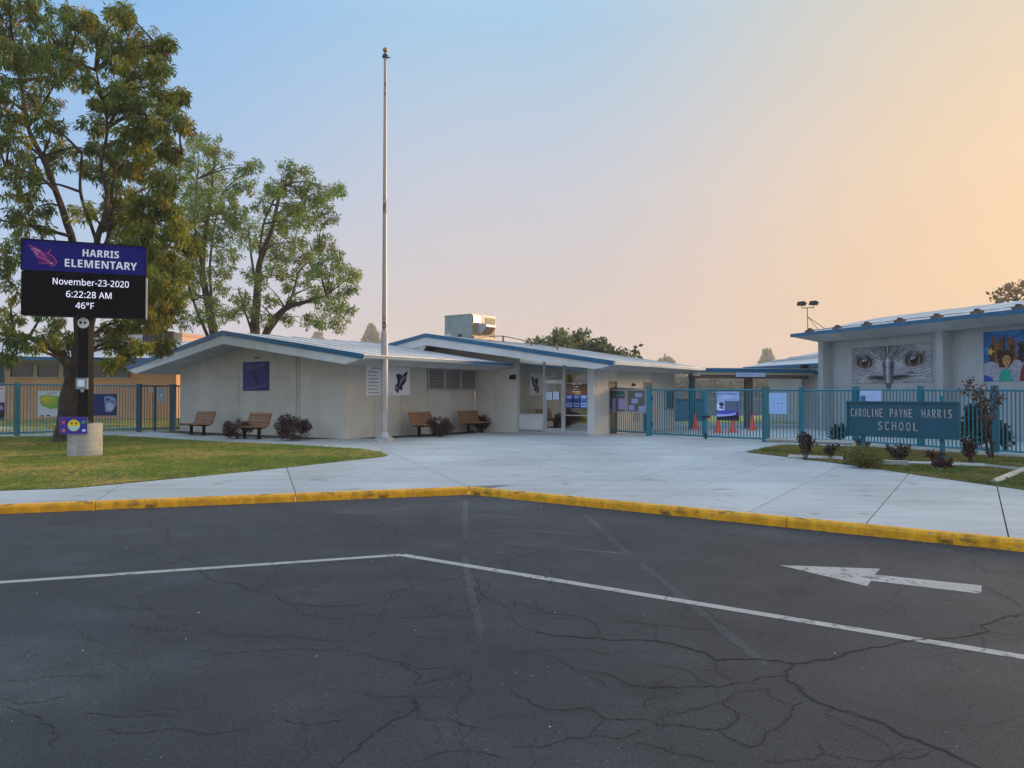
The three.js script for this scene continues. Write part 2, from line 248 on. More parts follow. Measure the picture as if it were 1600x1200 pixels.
  const fine = [[1120, 310, 1085, 322, 1040, 340, 1030, 365, 1025, 385], [1120, 310, 1140, 325, 1210, 335], [1445, 345, 1440, 370, 1400, 372], [905, 395, 900, 425, 870, 445, 860, 470, 875, 485], [875, 285, 870, 300, 875, 318], [500, 820, 530, 830, 580, 815, 640, 800, 690, 770, 740, 758, 800, 752, 840, 790, 870, 800], [0, 640, 90, 645, 150, 660, 190, 690, 230, 710, 300, 745], [940, 900, 960, 930, 970, 955, 900, 975, 840, 985, 770, 985], [970, 955, 1040, 980], [985, 805, 980, 830, 1040, 860, 1100, 885, 1150, 910, 1180, 945, 1200, 980, 1210, 1000], [350, 930, 440, 930, 500, 950, 580, 965, 650, 985], [250, 900, 320, 908, 380, 895, 430, 875], [0, 940, 60, 935, 130, 925, 190, 905, 250, 900, 270, 870, 290, 845], [610, 505, 620, 530, 660, 550, 690, 572], [440, 555, 445, 600], [635, 664, 640, 700, 690, 738], [1490, 575, 1540, 580, 1600, 580], [1510, 540, 1560, 550, 1600, 548]];
  const lmid = [[1195, 490, 1220, 460, 1260, 440, 1330, 425, 1400, 410, 1465, 395], [1195, 490, 1120, 490, 1050, 495, 980, 492, 910, 488, 870, 475, 820, 455, 770, 440, 690, 420, 640, 395, 600, 380], [990, 190, 1030, 195, 1060, 210, 1065, 228, 1130, 225, 1190, 228, 1210, 245, 1260, 265, 1330, 272, 1400, 277], [465, 205, 470, 235, 510, 250, 525, 260, 515, 290, 590, 297, 680, 297], [1470, 400, 1500, 430, 1520, 470, 1570, 490, 1600, 505], [1060, 990, 1100, 950, 1160, 890, 1230, 850, 1280, 830, 1290, 780]];
  const lfine = [[910, 490, 930, 515, 990, 527, 1060, 535, 1120, 525, 1185, 525, 1195, 490], [1185, 525, 1250, 530, 1340, 528, 1420, 520, 1470, 500, 1500, 485, 1495, 440, 1470, 400], [0, 335, 80, 330, 160, 325, 260, 318, 450, 315], [480, 325, 490, 345, 520, 355, 560, 362], [0, 785, 50, 800, 110, 795, 180, 780, 240, 765], [640, 570, 700, 585, 800, 590, 900, 585, 1000, 600, 1090, 600], [640, 660, 720, 640, 800, 632, 890, 630, 960, 628, 1080, 630, 1140, 645, 1200, 660, 1260, 670, 1340, 690, 1420, 690], [1260, 670, 1300, 700, 1290, 740, 1340, 730, 1400, 720, 1480, 695], [0, 810, 70, 830, 130, 855, 165, 885, 160, 930]];
  const lthin = [[300, 880, 400, 890, 500, 880, 600, 890, 700, 890, 780, 885], [1420, 640, 1500, 632, 1560, 625, 1600, 622], [1290, 980, 1350, 965, 1420, 950, 1500, 950, 1560, 965, 1600, 975], [410, 820, 480, 820, 560, 815, 640, 820], [1130, 760, 1220, 780, 1300, 775, 1400, 770], [1430, 340, 1440, 320, 1465, 290], [0, 725, 120, 720, 220, 712, 320, 725], [560, 690, 620, 690, 680, 660], [600, 310, 612, 325, 605, 345], [1290, 780, 1340, 850, 1360, 920], [1420, 690, 1430, 800, 1420, 900], [0, 455, 120, 445, 220, 440], [0, 500, 60, 495, 110, 490]];
  for (const c of wide) crack(c, 0.017, right); for (const c of mid) crack(c, 0.0075, right); for (const c of fine) crack(c, 0.005, right);
  for (const c of lmid) crack(c, 0.0085, left); for (const c of lfine) crack(c, 0.0058, left); for (const c of lthin) crack(c, 0.0045, left);
  // hairlines that branch off everywhere
  for (let k = 0; k < 70; k++) { const run = []; let x = R() * 1600, y = 120 + R() * R() * 900 + 160, a = R() * 6.28; for (let i = 0; i < 4 + R() * 6; i++) { run.push(x, y); a += (R() - 0.5) * 1.3; x += Math.cos(a) * 46; y += Math.sin(a) * 16; } if (Math.min(...run.filter((_, i) => i % 2)) > 250) crack(run, 0.0045, R() < 0.5 ? left : right); }
  { // fine net of alligator cracking in the foreground
    const N = 22, M2 = 14, P = []; for (let j = 0; j < M2; j++) for (let i = 0; i < N; i++) P.push([-5.2 + (i + R() * 0.9) * 0.48, 3.1 + (j + R() * 0.9) * 0.36]);
    const toPx = (x, d) => { const cy = (0 - EYE) / d, t = Math.tan(Math.atan(cy) - PITCH); const k = Math.cos(PITCH) - t * Math.sin(PITCH); return [800 + FOCAL * x / d * k, 600 - FOCAL * t]; };
    for (let j = 0; j < M2; j++) for (let i = 0; i < N; i++) for (const [a, b2] of [[i + 1, j], [i, j + 1]]) { const keep = 0.16 + 0.5 * clamp((fbm(i / N, j / M2, 5, 2, 401) - 0.42) * 3); if (a >= N || b2 >= M2 || R() > keep) continue; const p = P[j * N + i], q = P[b2 * N + a], m = [(p[0] + q[0]) / 2 + (R() - 0.5) * 0.12, (p[1] + q[1]) / 2 + (R() - 0.5) * 0.1]; crack([...toPx(...p), ...toPx(...m), ...toPx(...q)], 0.002 + 0.002 * R(), (x, y) => [x, y]); }
  }
  const ck = part('crack', cracks, M.crack, road); ck.userData.kind = 'stuff'; ck.userData.label = 'web of dark cracks in the asphalt';
  // bits of gravel and litter
  const grit = new THREE.InstancedMesh(new THREE.IcosahedronGeometry(0.008, 0), mat([0.42, 0.4, 0.37]), 420); grit.name = 'grit'; grit.userData.kind = 'stuff';
  const m4 = new THREE.Matrix4();
  for (let i = 0; i < 420; i++) { const side = R() < 0.5 ? KL : KR, nearKerb = R() < 0.6; const p = nearKerb ? K(side, R() * 11) : [(R() - 0.5) * 12, 3.2 + R() * 8]; const o = nearKerb ? -0.03 - R() * R() * 0.5 : 0; const s = (nearKerb ? 0.35 : 0.25) + R() * R() * 0.7; m4.makeScale(s, s * 0.6, s).setPosition(p[0] + (side === KL ? -0.311 : 0.608) * o, 0.004, -(p[1] + o * (side === KL ? 0.951 : 0.794))); grit.setMatrixAt(i, m4); grit.setColorAt(i, new THREE.Color().setScalar(0.5 + R() * 0.9)); }
  road.add(shadowed(grit));

  // kerb: yellow sections with a rounded nose
  const kerb = structure('kerb', 'yellow painted concrete kerb along the road'); kerb.userData.category = 'kerb';
  const prof = [[0, -0.06], [0.0, 0.085], [0.012, 0.118], [0.04, 0.131], [0.075, 0.131], [0.075, -0.06]];
  function section(v, a, b, flip) {
    const p = K(v, a + 0.004), q = K(v, b - 0.004), l = Math.hypot(q[0] - p[0], q[1] - p[1]); const pos = [], uv = [], U = a / 3.4 + (flip ? 0.37 : 0);
    const n = flip ? [-v[1], v[0]] : [v[1], -v[0]];
    const P = (e, i) => { const c = e ? q : p; return [c[0] + n[0] * prof[i][0], prof[i][1], -(c[1] + n[1] * prof[i][0])]; };
    let run = 0;
    for (let i = 0; i < prof.length - 1; i++) { const st = Math.hypot(prof[i + 1][0] - prof[i][0], prof[i + 1][1] - prof[i][1]), v0 = run / 0.42, v1 = (run += st) / 0.42, u1 = U + l / 3.4; const A = P(0, i), B = P(1, i), C = P(1, i + 1), D = P(0, i + 1); const tri = flip ? [[A, U, v0], [C, u1, v1], [D, U, v1], [A, U, v0], [B, u1, v0], [C, u1, v1]] : [[A, U, v0], [D, U, v1], [C, u1, v1], [A, U, v0], [C, u1, v1], [B, u1, v0]]; for (const [t, x, y] of tri) { pos.push(...t); uv.push(x, y); } }
    for (const e of [0, 1]) for (let i = 1; i < prof.length - 1; i++) for (const t of [0, i, i + 1]) { pos.push(...P(e, t)); uv.push(U, 0.3); }
    const g = new THREE.BufferGeometry(); g.setAttribute('position', new THREE.Float32BufferAttribute(pos, 3)); g.setAttribute('uv', new THREE.Float32BufferAttribute(uv, 2)); g.computeVertexNormals();
    return part('kerb_section', g, M.yellow, kerb);
  }
  const cut = (v, list, flip) => list.forEach((b, i) => section(v, i ? list[i - 1] : 0, b, flip));
  cut(KL, [2.78, 5.55, 8.4, 11.4, 14.4, 18], false); cut(KR, [2.55, 5.22, 8.1, 11, 14, 17], true);
}

// ---------- paving: slabs with open joints ----------
const LAWN = [G(606, 711.5), G(592, 706), G(560, 701.5), G(440, 694.5), G(310, 689), G(180, 680.6), G(60, 682.3), [-34, 27.4], [-44, 1.5], [-27, 6.02], G(0, 767), G(112, 763), G(300, 745.5), G(450, 730.5), G(560, 718), G(600, 713.6)];
const BED = [G(1168, 707), G(1200, 699), G(1228, 695.5), G(1300, 697), G(1400, 701), G(1500, 708.5), G(1600, 716), G(1700, 724), G(1760, 800), G(1600, 765.5), G(1460, 746), G(1330, 727), G(1250, 716.5)];
const inside = (p, poly) => { let c = false; for (let i = 0, j = poly.length - 1; i < poly.length; j = i++) if ((poly[i][1] > p[1]) !== (poly[j][1] > p[1]) && p[0] < (poly[j][0] - poly[i][0]) * (p[1] - poly[i][1]) / (poly[j][1] - poly[i][1]) + poly[i][0]) c = !c; return c; };
{
  const plaza = structure('plaza', 'pale broom-finished concrete plaza and walk in front of the school');
  const clip = (poly, o, n) => { const out = []; poly.forEach((p, i) => { const q = poly[(i + 1) % poly.length], a = (p[0] - o[0]) * n[0] + (p[1] - o[1]) * n[1], b = (q[0] - o[0]) * n[0] + (q[1] - o[1]) * n[1]; if (a >= 0) out.push(p); if (a * b < 0) { const t = a / (a - b); out.push([lerp(p[0], q[0], t), lerp(p[1], q[1], t)]); } }); return out; };
  const nl = [KL[1] * -1 * -1, -KL[0]].map((x, i) => (i ? 0.951 : -0.311)), nr = [0.608, 0.794];   // inward from either kerb
  const S = [0.517, 0.856], SN = [0.856, -0.517];                                                // the joints of the right half run along S
  const R = rng(5);
  const mats = [0, 1, 2, 3].map((k) => { const m = M.concrete.clone(); m.color.multiplyScalar([1, 0.94, 1.03, 0.97][k]); return m; });
  let made = 0;
  function slab(poly, gap, y = 0.13) {
    if (poly.length < 3) return; const c = poly.reduce((a, p) => [a[0] + p[0] / poly.length, a[1] + p[1] / poly.length], [0, 0]);
    const corners = [...poly, c];
    if (corners.every((p) => inside(p, LAWN)) || corners.every((p) => inside(p, BED))) return;
    let q = poly; for (let i = 0; i < poly.length; i++) { const a = poly[i], b = poly[(i + 1) % poly.length], l = Math.hypot(b[0] - a[0], b[1] - a[1]); if (l < 1e-4) continue; let n = [-(b[1] - a[1]) / l, (b[0] - a[0]) / l]; if ((c[0] - a[0]) * n[0] + (c[1] - a[1]) * n[1] < 0) n = [-n[0], -n[1]]; q = clip(q, [a[0] + n[0] * gap, a[1] + n[1] * gap], n); }
    if (q.length < 3) return; let area = 0; q.forEach((p, i) => { const r = q[(i + 1) % q.length]; area += p[0] * r[1] - r[0] * p[1]; }); if (Math.abs(area) < 0.06) return;
    const g = slabOf(q, 0.05, y - R() * 0.002); part('slab', g, mats[Math.floor(R() * 4)], plaza); made++;
  }
  const off = (n, d) => [KC[0] + n[0] * d, KC[1] + n[1] * d];
    // right of the joint that runs in from the kerb's corner
  for (let i = -5; i < 9; i++) {
    const a = 0.29 + 1.42 * i, b = a + 1.42;
    const cuts = [0, 8.2, 15, 23, 32, 44];
    for (let k = 0; k + 1 < cuts.length; k++) {
      const base = KC[0] * S[0] + KC[1] * S[1] - 6; const s0 = base + (k ? cuts[k] : -4), s1 = base + cuts[k + 1];
      const P = (u, s) => [SN[0] * u + S[0] * s, SN[1] * u + S[1] * s];
      let poly = [P(a, s0), P(b, s0), P(b, s1), P(a, s1)];
      poly = clip(poly, off(nr, 0.078), nr); if (poly.length > 2) poly = clip(poly, [0, 37.5], [0, -1]);
      slab(poly, [-1, 0].includes(i) ? 0.008 : i === -2 ? 0.0065 : 0.0055);
    }
  }
  // left half: along and across the left kerb
  const u0 = 0.29 + 1.42 * -5;
  for (let i = -12; i < 12; i++) {
    const cuts = [0.078, 2.3, 4.9, 8.5, 12.2, 16, 20, 25, 31];
    for (let k = 0; k + 1 < cuts.length; k++) {
      const P = (t, n) => [KC[0] + KL[0] * t + nl[0] * n, KC[1] + KL[1] * t + nl[1] * n];
      let poly = [P(i * 2.775, cuts[k]), P((i + 1) * 2.775, cuts[k]), P((i + 1) * 2.775, cuts[k + 1]), P(i * 2.775, cuts[k + 1])];
      poly = clip(poly, [SN[0] * u0, SN[1] * u0], [-SN[0], -SN[1]]);
      if (poly.length > 2) poly = clip(poly, [0, 37.5], [0, -1]);
      slab(poly, 0.007);
    }
  }
  const court = structure('courtyard_pavement', 'grey pavement behind the school gates');
  part('pavement', flat([[2, 34], [30, 30], [60, 30], [60, 90], [-8, 90]], 0.118), mat([0.4, 0.4, 0.42], { map: scaled(T.concrete, 7), roughness: 0.9 }), court);
  const strip = structure('sun_tinted_lawn', 'grass strip behind the courtyard with yellow sunlight painted into its colour'); part('grass', flat([[-4, 43], [40, 40.5], [60, 41], [60, 56], [-4, 57]], 0.126), M.dry, strip);  // its yellow is sunlight put into the grass colour
}

// ---------- lawns with standing blades ----------
function lawn(poly, y, name, label, n, blade, m, seed, dMax = 40, bias = 0) {
  const g = structure(name, label); g.userData.category = 'lawn';
  part('turf', slabOf(poly, 0.04, y), m, g);
  const R = rng(seed), tuft = []; 
  for (let k = 0; k < 4; k++) { const a = k * 1.7, x = Math.cos(a) * 0.012, z = Math.sin(a) * 0.012, lx = Math.cos(a + 0.6) * 0.018, lz = Math.sin(a + 0.6) * 0.018, t = new THREE.BufferGeometry(); t.setAttribute('position', new THREE.Float32BufferAttribute([x - 0.004, 0, z, x + 0.004, 0, z + 0.003, x + lx, 1 * blade * (0.7 + 0.3 * (k % 2)), z + lz], 3)); t.setAttribute('uv', new THREE.Float32BufferAttribute([0, 0, 1, 0, 0.5, 1], 2)); t.computeVertexNormals(); tuft.push(t); }
  const gm = mat([1, 1, 1], { roughness: 0.9, side: THREE.DoubleSide });
  const im = new THREE.InstancedMesh(merge(tuft), gm, n); im.name = 'grass_blades'; im.userData.kind = 'stuff';
  const xs = poly.map((p) => p[0]), ds = poly.map((p) => p[1]), x0 = Math.max(-24, Math.min(...xs)), x1 = Math.max(...xs), d0 = Math.max(8, Math.min(...ds)), d1 = Math.min(dMax, Math.max(...ds));
  const m4 = new THREE.Matrix4(), q = new THREE.Quaternion(), up = V(0, 1, 0), c = new THREE.Color(); let i = 0, tries = 0;
  while (i < n && tries++ < n * 12) {
    const p = [lerp(x0, x1, R()), lerp(d0, d1, R())]; if (!inside(p, poly)) continue; p[0] += (R() - 0.5) * 0.16; p[1] += (R() - 0.5) * 0.16;
    const a = fbm(p[0] / 40 + 3, p[1] / 40 + 3, 18, 4, seed), b = fbm(p[0] / 40 + 3, p[1] / 40 + 3, 90, 2, seed + 9), dry = clamp((a - 0.445) * 4 + (b - 0.5) * 1.4 + (R() - 0.5) * 0.5 + bias);
    q.setFromAxisAngle(up, R() * 6.28); const s = 0.6 + 0.8 * R() - 0.25 * dry; m4.compose(V(p[0], y - 0.004, -p[1]), q, V(1.3, s, 1.3)); im.setMatrixAt(i, m4);
    const k = 0.75 + 0.5 * R(); im.setColorAt(i, c.setRGB((bias ? 0.62 : 1.12) * lerp(0.16, 0.44, dry) * k, (bias ? 0.62 : 1.12) * lerp(0.22, 0.33, dry) * k, (bias ? 0.62 : 1.12) * lerp(0.02, 0.08, dry) * k)); i++;
  }
  im.count = i; g.add(shadowed(im)); return g;
}
lawn(LAWN, 0.142, 'lawn', 'mown green and straw coloured lawn around the tree and sign', 90000, 0.035, M.grass, 31);
lawn([[-60, 31], [-34, 28.3], G(20, 680), G(215, 674), G(281, 672.5), [-15.5, 52], [-60, 50]], 0.125, 'back_lawn', 'green lawn behind the left fence', 40000, 0.045, M.grass, 37, 52);
lawn(BED, 0.142, 'planting_bed', 'patchy grass bed around the school name sign', 26000, 0.035, M.bedGrass, 41, 40, 0.45);
{ // concrete edging of the bed
  const e = thing('bed_edging', 'low concrete edging strip bounding the planting bed', 'edging');
  const pts = [[1232, 712.5], [1330, 716.5], [1405, 722.5], [1470, 724], [1540, 727], [1597, 733]].map((p) => G(...p, 0.17)), pts2 = [[1597, 733], [1551, 751.5]].map((p) => G(...p, 0.17));
  const run = (l, w) => { for (let i = 1; i < l.length; i++) { const a = l[i - 1], b = l[i]; part('edging_strip', bar(V(a[0], 0.14, -a[1]), V(b[0], 0.14, -b[1]), w, w === 0.13 ? 0.09 : 0.11), M.base, e); } };
  run(pts, 0.09); run(pts2, 0.13);
  const k1 = G(1397, 727), blk = thing('concrete_block', 'short pale concrete block lying in front of the edging in the planting bed', 'block', [k1[0], 0.14, -k1[1]], -0.35); part('block', prism([[-0.27, 0], [0.27, 0], [0.26, 0.09], [-0.26, 0.09]], 0.14, -0.07, 0.006), M.base, blk);
}
// ---------- the school office: two low gabled roofs ----------
const C0 = G(538, 686), AX = [0.81, -0.586], BX = [0.586, 0.81];
const fr = (a, b) => [C0[0] + AX[0] * a + BX[0] * b, C0[1] + AX[1] * a + BX[1] * b];
const TURN = -Math.atan2(0.586, 0.81), TURN_SIDE = TURN + Math.PI / 2;
const office = thing('school_office', 'low cream office building with two blue-edged gabled roofs and a glass entrance', 'building', [C0[0], 0, -C0[1]], TURN);
const roofLine = (pts) => (a) => { for (let i = 1; i < pts.length; i++) if (a <= pts[i][0]) return lerp(pts[i - 1][1], pts[i][1], (a - pts[i - 1][0]) / (pts[i][0] - pts[i - 1][0])); return pts[pts.length - 1][1]; };
{
  const topA = [[-12.4, 2.86], [-5.34, 4.07], [2.3, 2.94]], botA = [[-12.4, 2.77], [-11.6, 2.58], [-5.34, 3.6], [1.42, 2.67], [2.3, 2.84]];
  const topB = [[-10.4, 2.9], [-1.76, 4.28], [7.3, 2.86]], botB = [[-10.4, 2.8], [-9.6, 2.64], [-1.76, 3.8], [6.5, 2.61], [7.3, 2.76]];
  const soffA = roofLine(botA), soffB = roofLine(botB);
  const profile = (top, bot) => [...top, ...bot.slice().reverse()];
  function roof(top, bot, b0, b1, leftPart) {
    const r = part('roof', prism(profile(top, bot), b1 - b0, -b1), M.roof, office);
    // membrane seams on the slope that shows
    const seams = []; const [, apex, tip] = top;
    for (let b = b0 + 1; b < b1; b += 1.05) seams.push(bar(V(apex[0] + 0.1, apex[1] + 0.002, -b), V(tip[0] - 0.15, tip[1] + 0.024, -b), 0.028, 0.05));
    part('seam', seams, M.roof, r);
    // rake boards: white board with a blue metal edge above
    const inner = top.map(([a, h]) => [a, h - 0.13]);
    part('rake_board', prism(profile(inner, bot), 0.06, -b0 + 0.004), M.white, office);
    part('blue_edge', prism([...top.map(([a, h]) => [a, h + 0.035]), ...inner.slice().reverse().map(([a, h]) => [a, h + 0.001])], 0.1, -b0 + 0.002), M.blue, office);
    return r;
  }
  roof(topA, botA, -1.2, 8.6); roof(topB, botB, 6.2, 15.8);
  // side eaves: blue strip with a pale drip edge
  part('eave_strip', bx(2.285, 2.325, 2.85, 2.945, -6.9, 1.28), M.blue, office); part('drip_edge', bx(2.28, 2.34, 2.946, 2.966, -6.9, 1.28), M.alu, office);
  part('eave_strip', bx(7.285, 7.325, 2.77, 2.86, -15.8, -6.2), M.white, office); part('drip_edge', bx(7.28, 7.34, 2.861, 2.882, -15.8, -6.2), M.alu, office);
  part('flashing', prism([[-6.2, 3.45], [-2.05, 3.45], [-1.76, 3.86], [-2.1, 3.82], [-6.2, 3.25]], 0.05, -6.24), M.white, office);

  // walls: backing plus panels with open joints. frames map (s, h, outward)
  const faces = {
    front: (g) => g, side: (g) => g.rotateY(Math.PI / 2),
  };
  function panels(face, shift, cuts, rows, top, m = M.wall, gap = 0.008, hg = 0.003) {
    for (let i = 1; i < cuts.length; i++) for (let r = 0; r < rows.length; r++) {
      const s0 = cuts[i - 1] + gap, s1 = cuts[i] - gap, h0 = rows[r] + (r ? hg : 0), last = r === rows.length - 1;
      const t0 = last ? top(s0) : rows[r + 1] - hg, t1 = last ? top(s1) : rows[r + 1] - hg; const mids = [];
      if (last) for (const k of [0.25, 0.5, 0.75]) mids.push([lerp(s0, s1, k), top(lerp(s0, s1, k))]);
      part('wall_panel', faces[face](prism([[s0, h0], [s1, h0], [s1, t1], ...mids.reverse(), [s0, t0]], 0.03)).translate(...shift), m, office);
    }
  }
  const gableTop = (a) => soffA(a) + 0.03, low = 0.13;
  part('wall', prism([[-10.3, 0.05], [-0.012, 0.05], [-0.012, soffA(0) + 0.02], [-5.34, 3.61], [-10.3, soffA(-10.3) + 0.02]], 0.2, -0.215), M.wallDark, office);
  panels('front', [0, 0, -0.03], [-10.33, -8.96, -7.55, -6.15, -2.52, -1.4, 0], [low, 2.36], gableTop);
  // right-hand wall of the gable: s runs back from the corner; a = 0
  const sideAt = (s) => -s;
  part('wall', bx(-0.215, -0.012, 0.05, 2.86, -7.3, -0.03), M.wallDark, office);
  const flatTop = () => 2.885;
  function sidePanels(a, cuts, rows, top, m) { for (let i = 1; i < cuts.length; i++) for (let r = 0; r < rows.length; r++) { const h1 = r === rows.length - 1 ? top : rows[r + 1] - 0.002; part('wall_panel', bx(a - 0.03, a, rows[r] + (r ? 0.002 : 0), h1, -cuts[i] + 0.008, -cuts[i - 1] - 0.008), m, office); } }
  sidePanels(0, [0.03, 1.43, 2.83, 4.27], [low, 2.36], 2.885, M.wall);
  sidePanels(0, [4.27, 5.8, 7.3], [low], 1.88, M.wall);
  // louvred windows under the eave
  const w0 = 4.34, ww = 1.0;
  for (let k = 0; k < 3; k++) {
    const b0 = w0 + k * ww, b1 = b0 + ww, win = part('window', [bx(-0.06, 0.012, 1.88, 1.93, -b1, -b0), bx(-0.06, 0.012, 2.68, 2.73, -b1, -b0), bx(-0.06, 0.012, 1.93, 2.68, -b0 - 0.06, -b0), bx(-0.06, 0.012, 1.93, 2.68, -b1, -b1 + 0.04)], M.alu, office);
    const sl = []; for (let j = 0; j < 6; j++) { const g = new THREE.BoxGeometry(0.008, 0.135, ww - 0.1).rotateZ(-0.22).translate(-0.025, 2.0 + j * 0.123, -(b0 + b1) / 2 + 0.01); sl.push(uvm(g)); }
    part('louver', sl, M.louver, win); part('sill', bx(-0.03, 0.05, 1.85, 1.878, -b1, -b0), M.alu, win);
  }
  part('wall_panel', bx(-0.05, -0.004, 2.73, 2.885, -7.3, -4.27), M.wall, office);
  // the return wall beside the entrance, and the wall above the first roof
  const topB2 = (a) => soffB(a) + 0.02;
  part('wall', prism([[-8, 2.6], [0, 2.6], [0, 0.05], [2.2, 0.05], [2.2, soffB(2.2)], [-1.76, 3.8], [-8, soffB(-8)]], 0.2, -7.52), M.wallDark, office);
  panels('front', [0, 0, -7.33], [0.0, 1.12, 2.24], [low, 2.36], topB2);
  panels('front', [0, 0, -7.33], [-4.5, -3, -1.5, 0.0], [2.9], topB2);
  // the entrance: aluminium frame, mirror glazing
  const z = -7.33, F = []; const P = [2.27, 3.52, 4.46, 5.62]; const tb = (a) => soffB(a) + 0.01;
  for (const a of [P[0], P[1], P[2]]) part('mullion', prism([[a - 0.035, low], [a + 0.035, low], [a + 0.035, tb(a + 0.035)], [a - 0.035, tb(a - 0.035)]], 0.1, z - 0.05), M.alu, office);
  part('corner_post', prism([[5.55, low], [5.84, low], [5.84, tb(5.84)], [5.55, tb(5.55)]], 0.14, z - 0.07), M.white, office);
  const pane = (s0, s1, h0, top, tilt = 0) => part('pane', prism([[s0, h0], [s1, h0], [s1, top(s1)], [s0, top(s0)]], 0.008, z - 0.004), M.mirror, office);
  pane(P[0] + 0.035, P[1] - 0.035, 0.92, tb); pane(P[1] + 0.035, P[2] - 0.035, 2.27, tb); pane(P[2] + 0.035, 5.55, 0.27, tb);
  part('panel_below_glass', bx(P[0] + 0.035, P[1] - 0.035, 0.3, 0.88, z - 0.02, z + 0.02), M.white, office);
  for (const g of [bx(P[0] + 0.035, P[1] - 0.035, 0.88, 0.92, z - 0.03, z + 0.04), bx(P[0] + 0.035, P[1] - 0.035, 0.24, 0.3, z - 0.03, z + 0.04), bx(P[1] + 0.035, P[2] - 0.035, 2.21, 2.27, z - 0.03, z + 0.045), bx(P[2] + 0.035, 5.55, 0.2, 0.27, z - 0.03, z + 0.04), bx(P[2] + 0.035, 5.55, 0.86, 0.9, z - 0.02, z + 0.035), bx(P[0] + 0.035, 5.55, 0.1, 0.2, z - 0.05, z + 0.03)]) part('rail', g, M.alu, office);
  const d0 = P[1] + 0.045, d1 = P[2] - 0.045;
  const door = part('door', [bx(d0, d0 + 0.07, 0.21, 2.2, z - 0.02, z + 0.03), bx(d1 - 0.07, d1, 0.21, 2.2, z - 0.02, z + 0.03), bx(d0 + 0.07, d1 - 0.07, 2.11, 2.2, z - 0.02, z + 0.03), bx(d0 + 0.07, d1 - 0.07, 0.21, 0.36, z - 0.02, z + 0.03)], M.alu, office);
  part('door_pane', bx(d0 + 0.07, d1 - 0.07, 0.36, 2.11, z - 0.003, z + 0.003), M.mirror, door);
  part('handle', [rod(V(d1 - 0.035, 0.95, z + 0.09), V(d1 - 0.035, 1.3, z + 0.09), 0.014), rod(V(d1 - 0.035, 0.98, z + 0.03), V(d1 - 0.035, 0.98, z + 0.09), 0.01), rod(V(d1 - 0.035, 1.27, z + 0.03), V(d1 - 0.035, 1.27, z + 0.09), 0.01)], M.steel, door);
  part('threshold', bx(P[0] - 0.05, 5.84, 0.05, 0.145, z - 0.1, z + 0.22), M.base, office);
  // right-hand wall behind the gate: warm side, a = 5.84
  part('wall', bx(5.5, 5.81, 0.05, 2.74, -14.7, -7.42), M.wallDark, office);
  sidePanels(5.84, [7.42, 8.42], [low, 2.36], 2.8, M.wall); sidePanels(5.84, [9.12, 10.2, 11.45], [low, 2.36], 2.8, M.wall); sidePanels(5.84, [12.3, 13.62], [low, 2.36], 2.8, M.wall); sidePanels(5.84, [8.42, 9.12], [2.25, 2.36], 2.8, M.wall); sidePanels(5.84, [11.45, 12.3], [2.25, 2.36], 2.8, M.wall); sidePanels(5.84, [13.62, 14.7], [low], 1.0, M.wall); sidePanels(5.84, [13.62, 14.7], [1.9, 2.36], 2.8, M.wall);
  for (const [b0, b1, m] of [[8.42, 9.12, M.darkMetal], [11.45, 12.3, M.fenceDark]]) {
    const f = part('door_frame', [bx(5.79, 5.86, low, 2.25, -b0 - 0.06, -b0), bx(5.79, 5.86, low, 2.25, -b1, -b1 + 0.06), bx(5.79, 5.86, 2.19, 2.25, -b1 + 0.06, -b0 - 0.06)], M.cream, office);
    part('door', bx(5.79, 5.825, low + 0.02, 2.19, -b1 + 0.06, -b0 - 0.06), m, f); part('handle', rod(V(5.83, 1.05, -b0 - 0.15), V(5.89, 1.05, -b0 - 0.15), 0.025), M.steel, f);
  }
  const sw = part('window', [bx(5.79, 5.88, 1.0, 1.06, -14.7, -13.62), bx(5.79, 5.87, 1.84, 1.9, -14.7, -13.62), bx(5.79, 5.87, 1.06, 1.84, -13.7, -13.62), bx(5.79, 5.87, 1.06, 1.84, -14.7, -14.62)], M.cream, office); part('pane', bx(5.8, 5.82, 1.06, 1.84, -14.62, -13.7), M.darkGlass, sw);
  part('small_light', prism([[5.84, 2.05], [5.94, 2.05], [5.94, 2.1], [5.84, 2.16]], 0.16, -10.6), M.black, office);
  part('wall_vent', bx(5.84, 5.86, 0.55, 0.95, -11.1, -10.5), M.steel, office);
  // conduits on the gable
  part('conduit', [rod(V(-2.6, 0.72, 0.03), V(-2.6, 3.2, 0.03), 0.022), bx(-2.64, -2.56, 2.66, 2.72, 0, 0.05)], M.wall, office); part('conduit', [rod(V(-2.42, 0.72, 0.03), V(-2.42, 3.18, 0.03), 0.022), bx(-2.46, -2.38, 2.66, 2.72, 0, 0.05)], M.wall, office);
  // twin lamp above the banner and the black box light by the entrance
  const sl = part('wall_light', [bx(-4.87, -4.73, 3.12, 3.19, 0, 0.06)], M.white, office); for (const a of [-4.86, -4.74]) part('lamp_head', new THREE.SphereGeometry(0.055, 14, 10).scale(1, 0.9, 1.1).translate(a, 3.11, 0.09), M.white, sl); for (const a of [-4.86, -4.74]) part('lamp_glass', new THREE.CircleGeometry(0.04, 14).translate(a, 3.1, 0.153), M.black, sl);
  const q = onPlane(803, 589, fr(0, 7.3), AX); part('box_light', prism([[q[0] - 0.12, q[1] - 0.1], [q[0] + 0.1, q[1] - 0.1], [q[0] + 0.1, q[1] + 0.1], [q[0] - 0.12, q[1] + 0.06]], 0.16, -7.3), M.black, office);
}
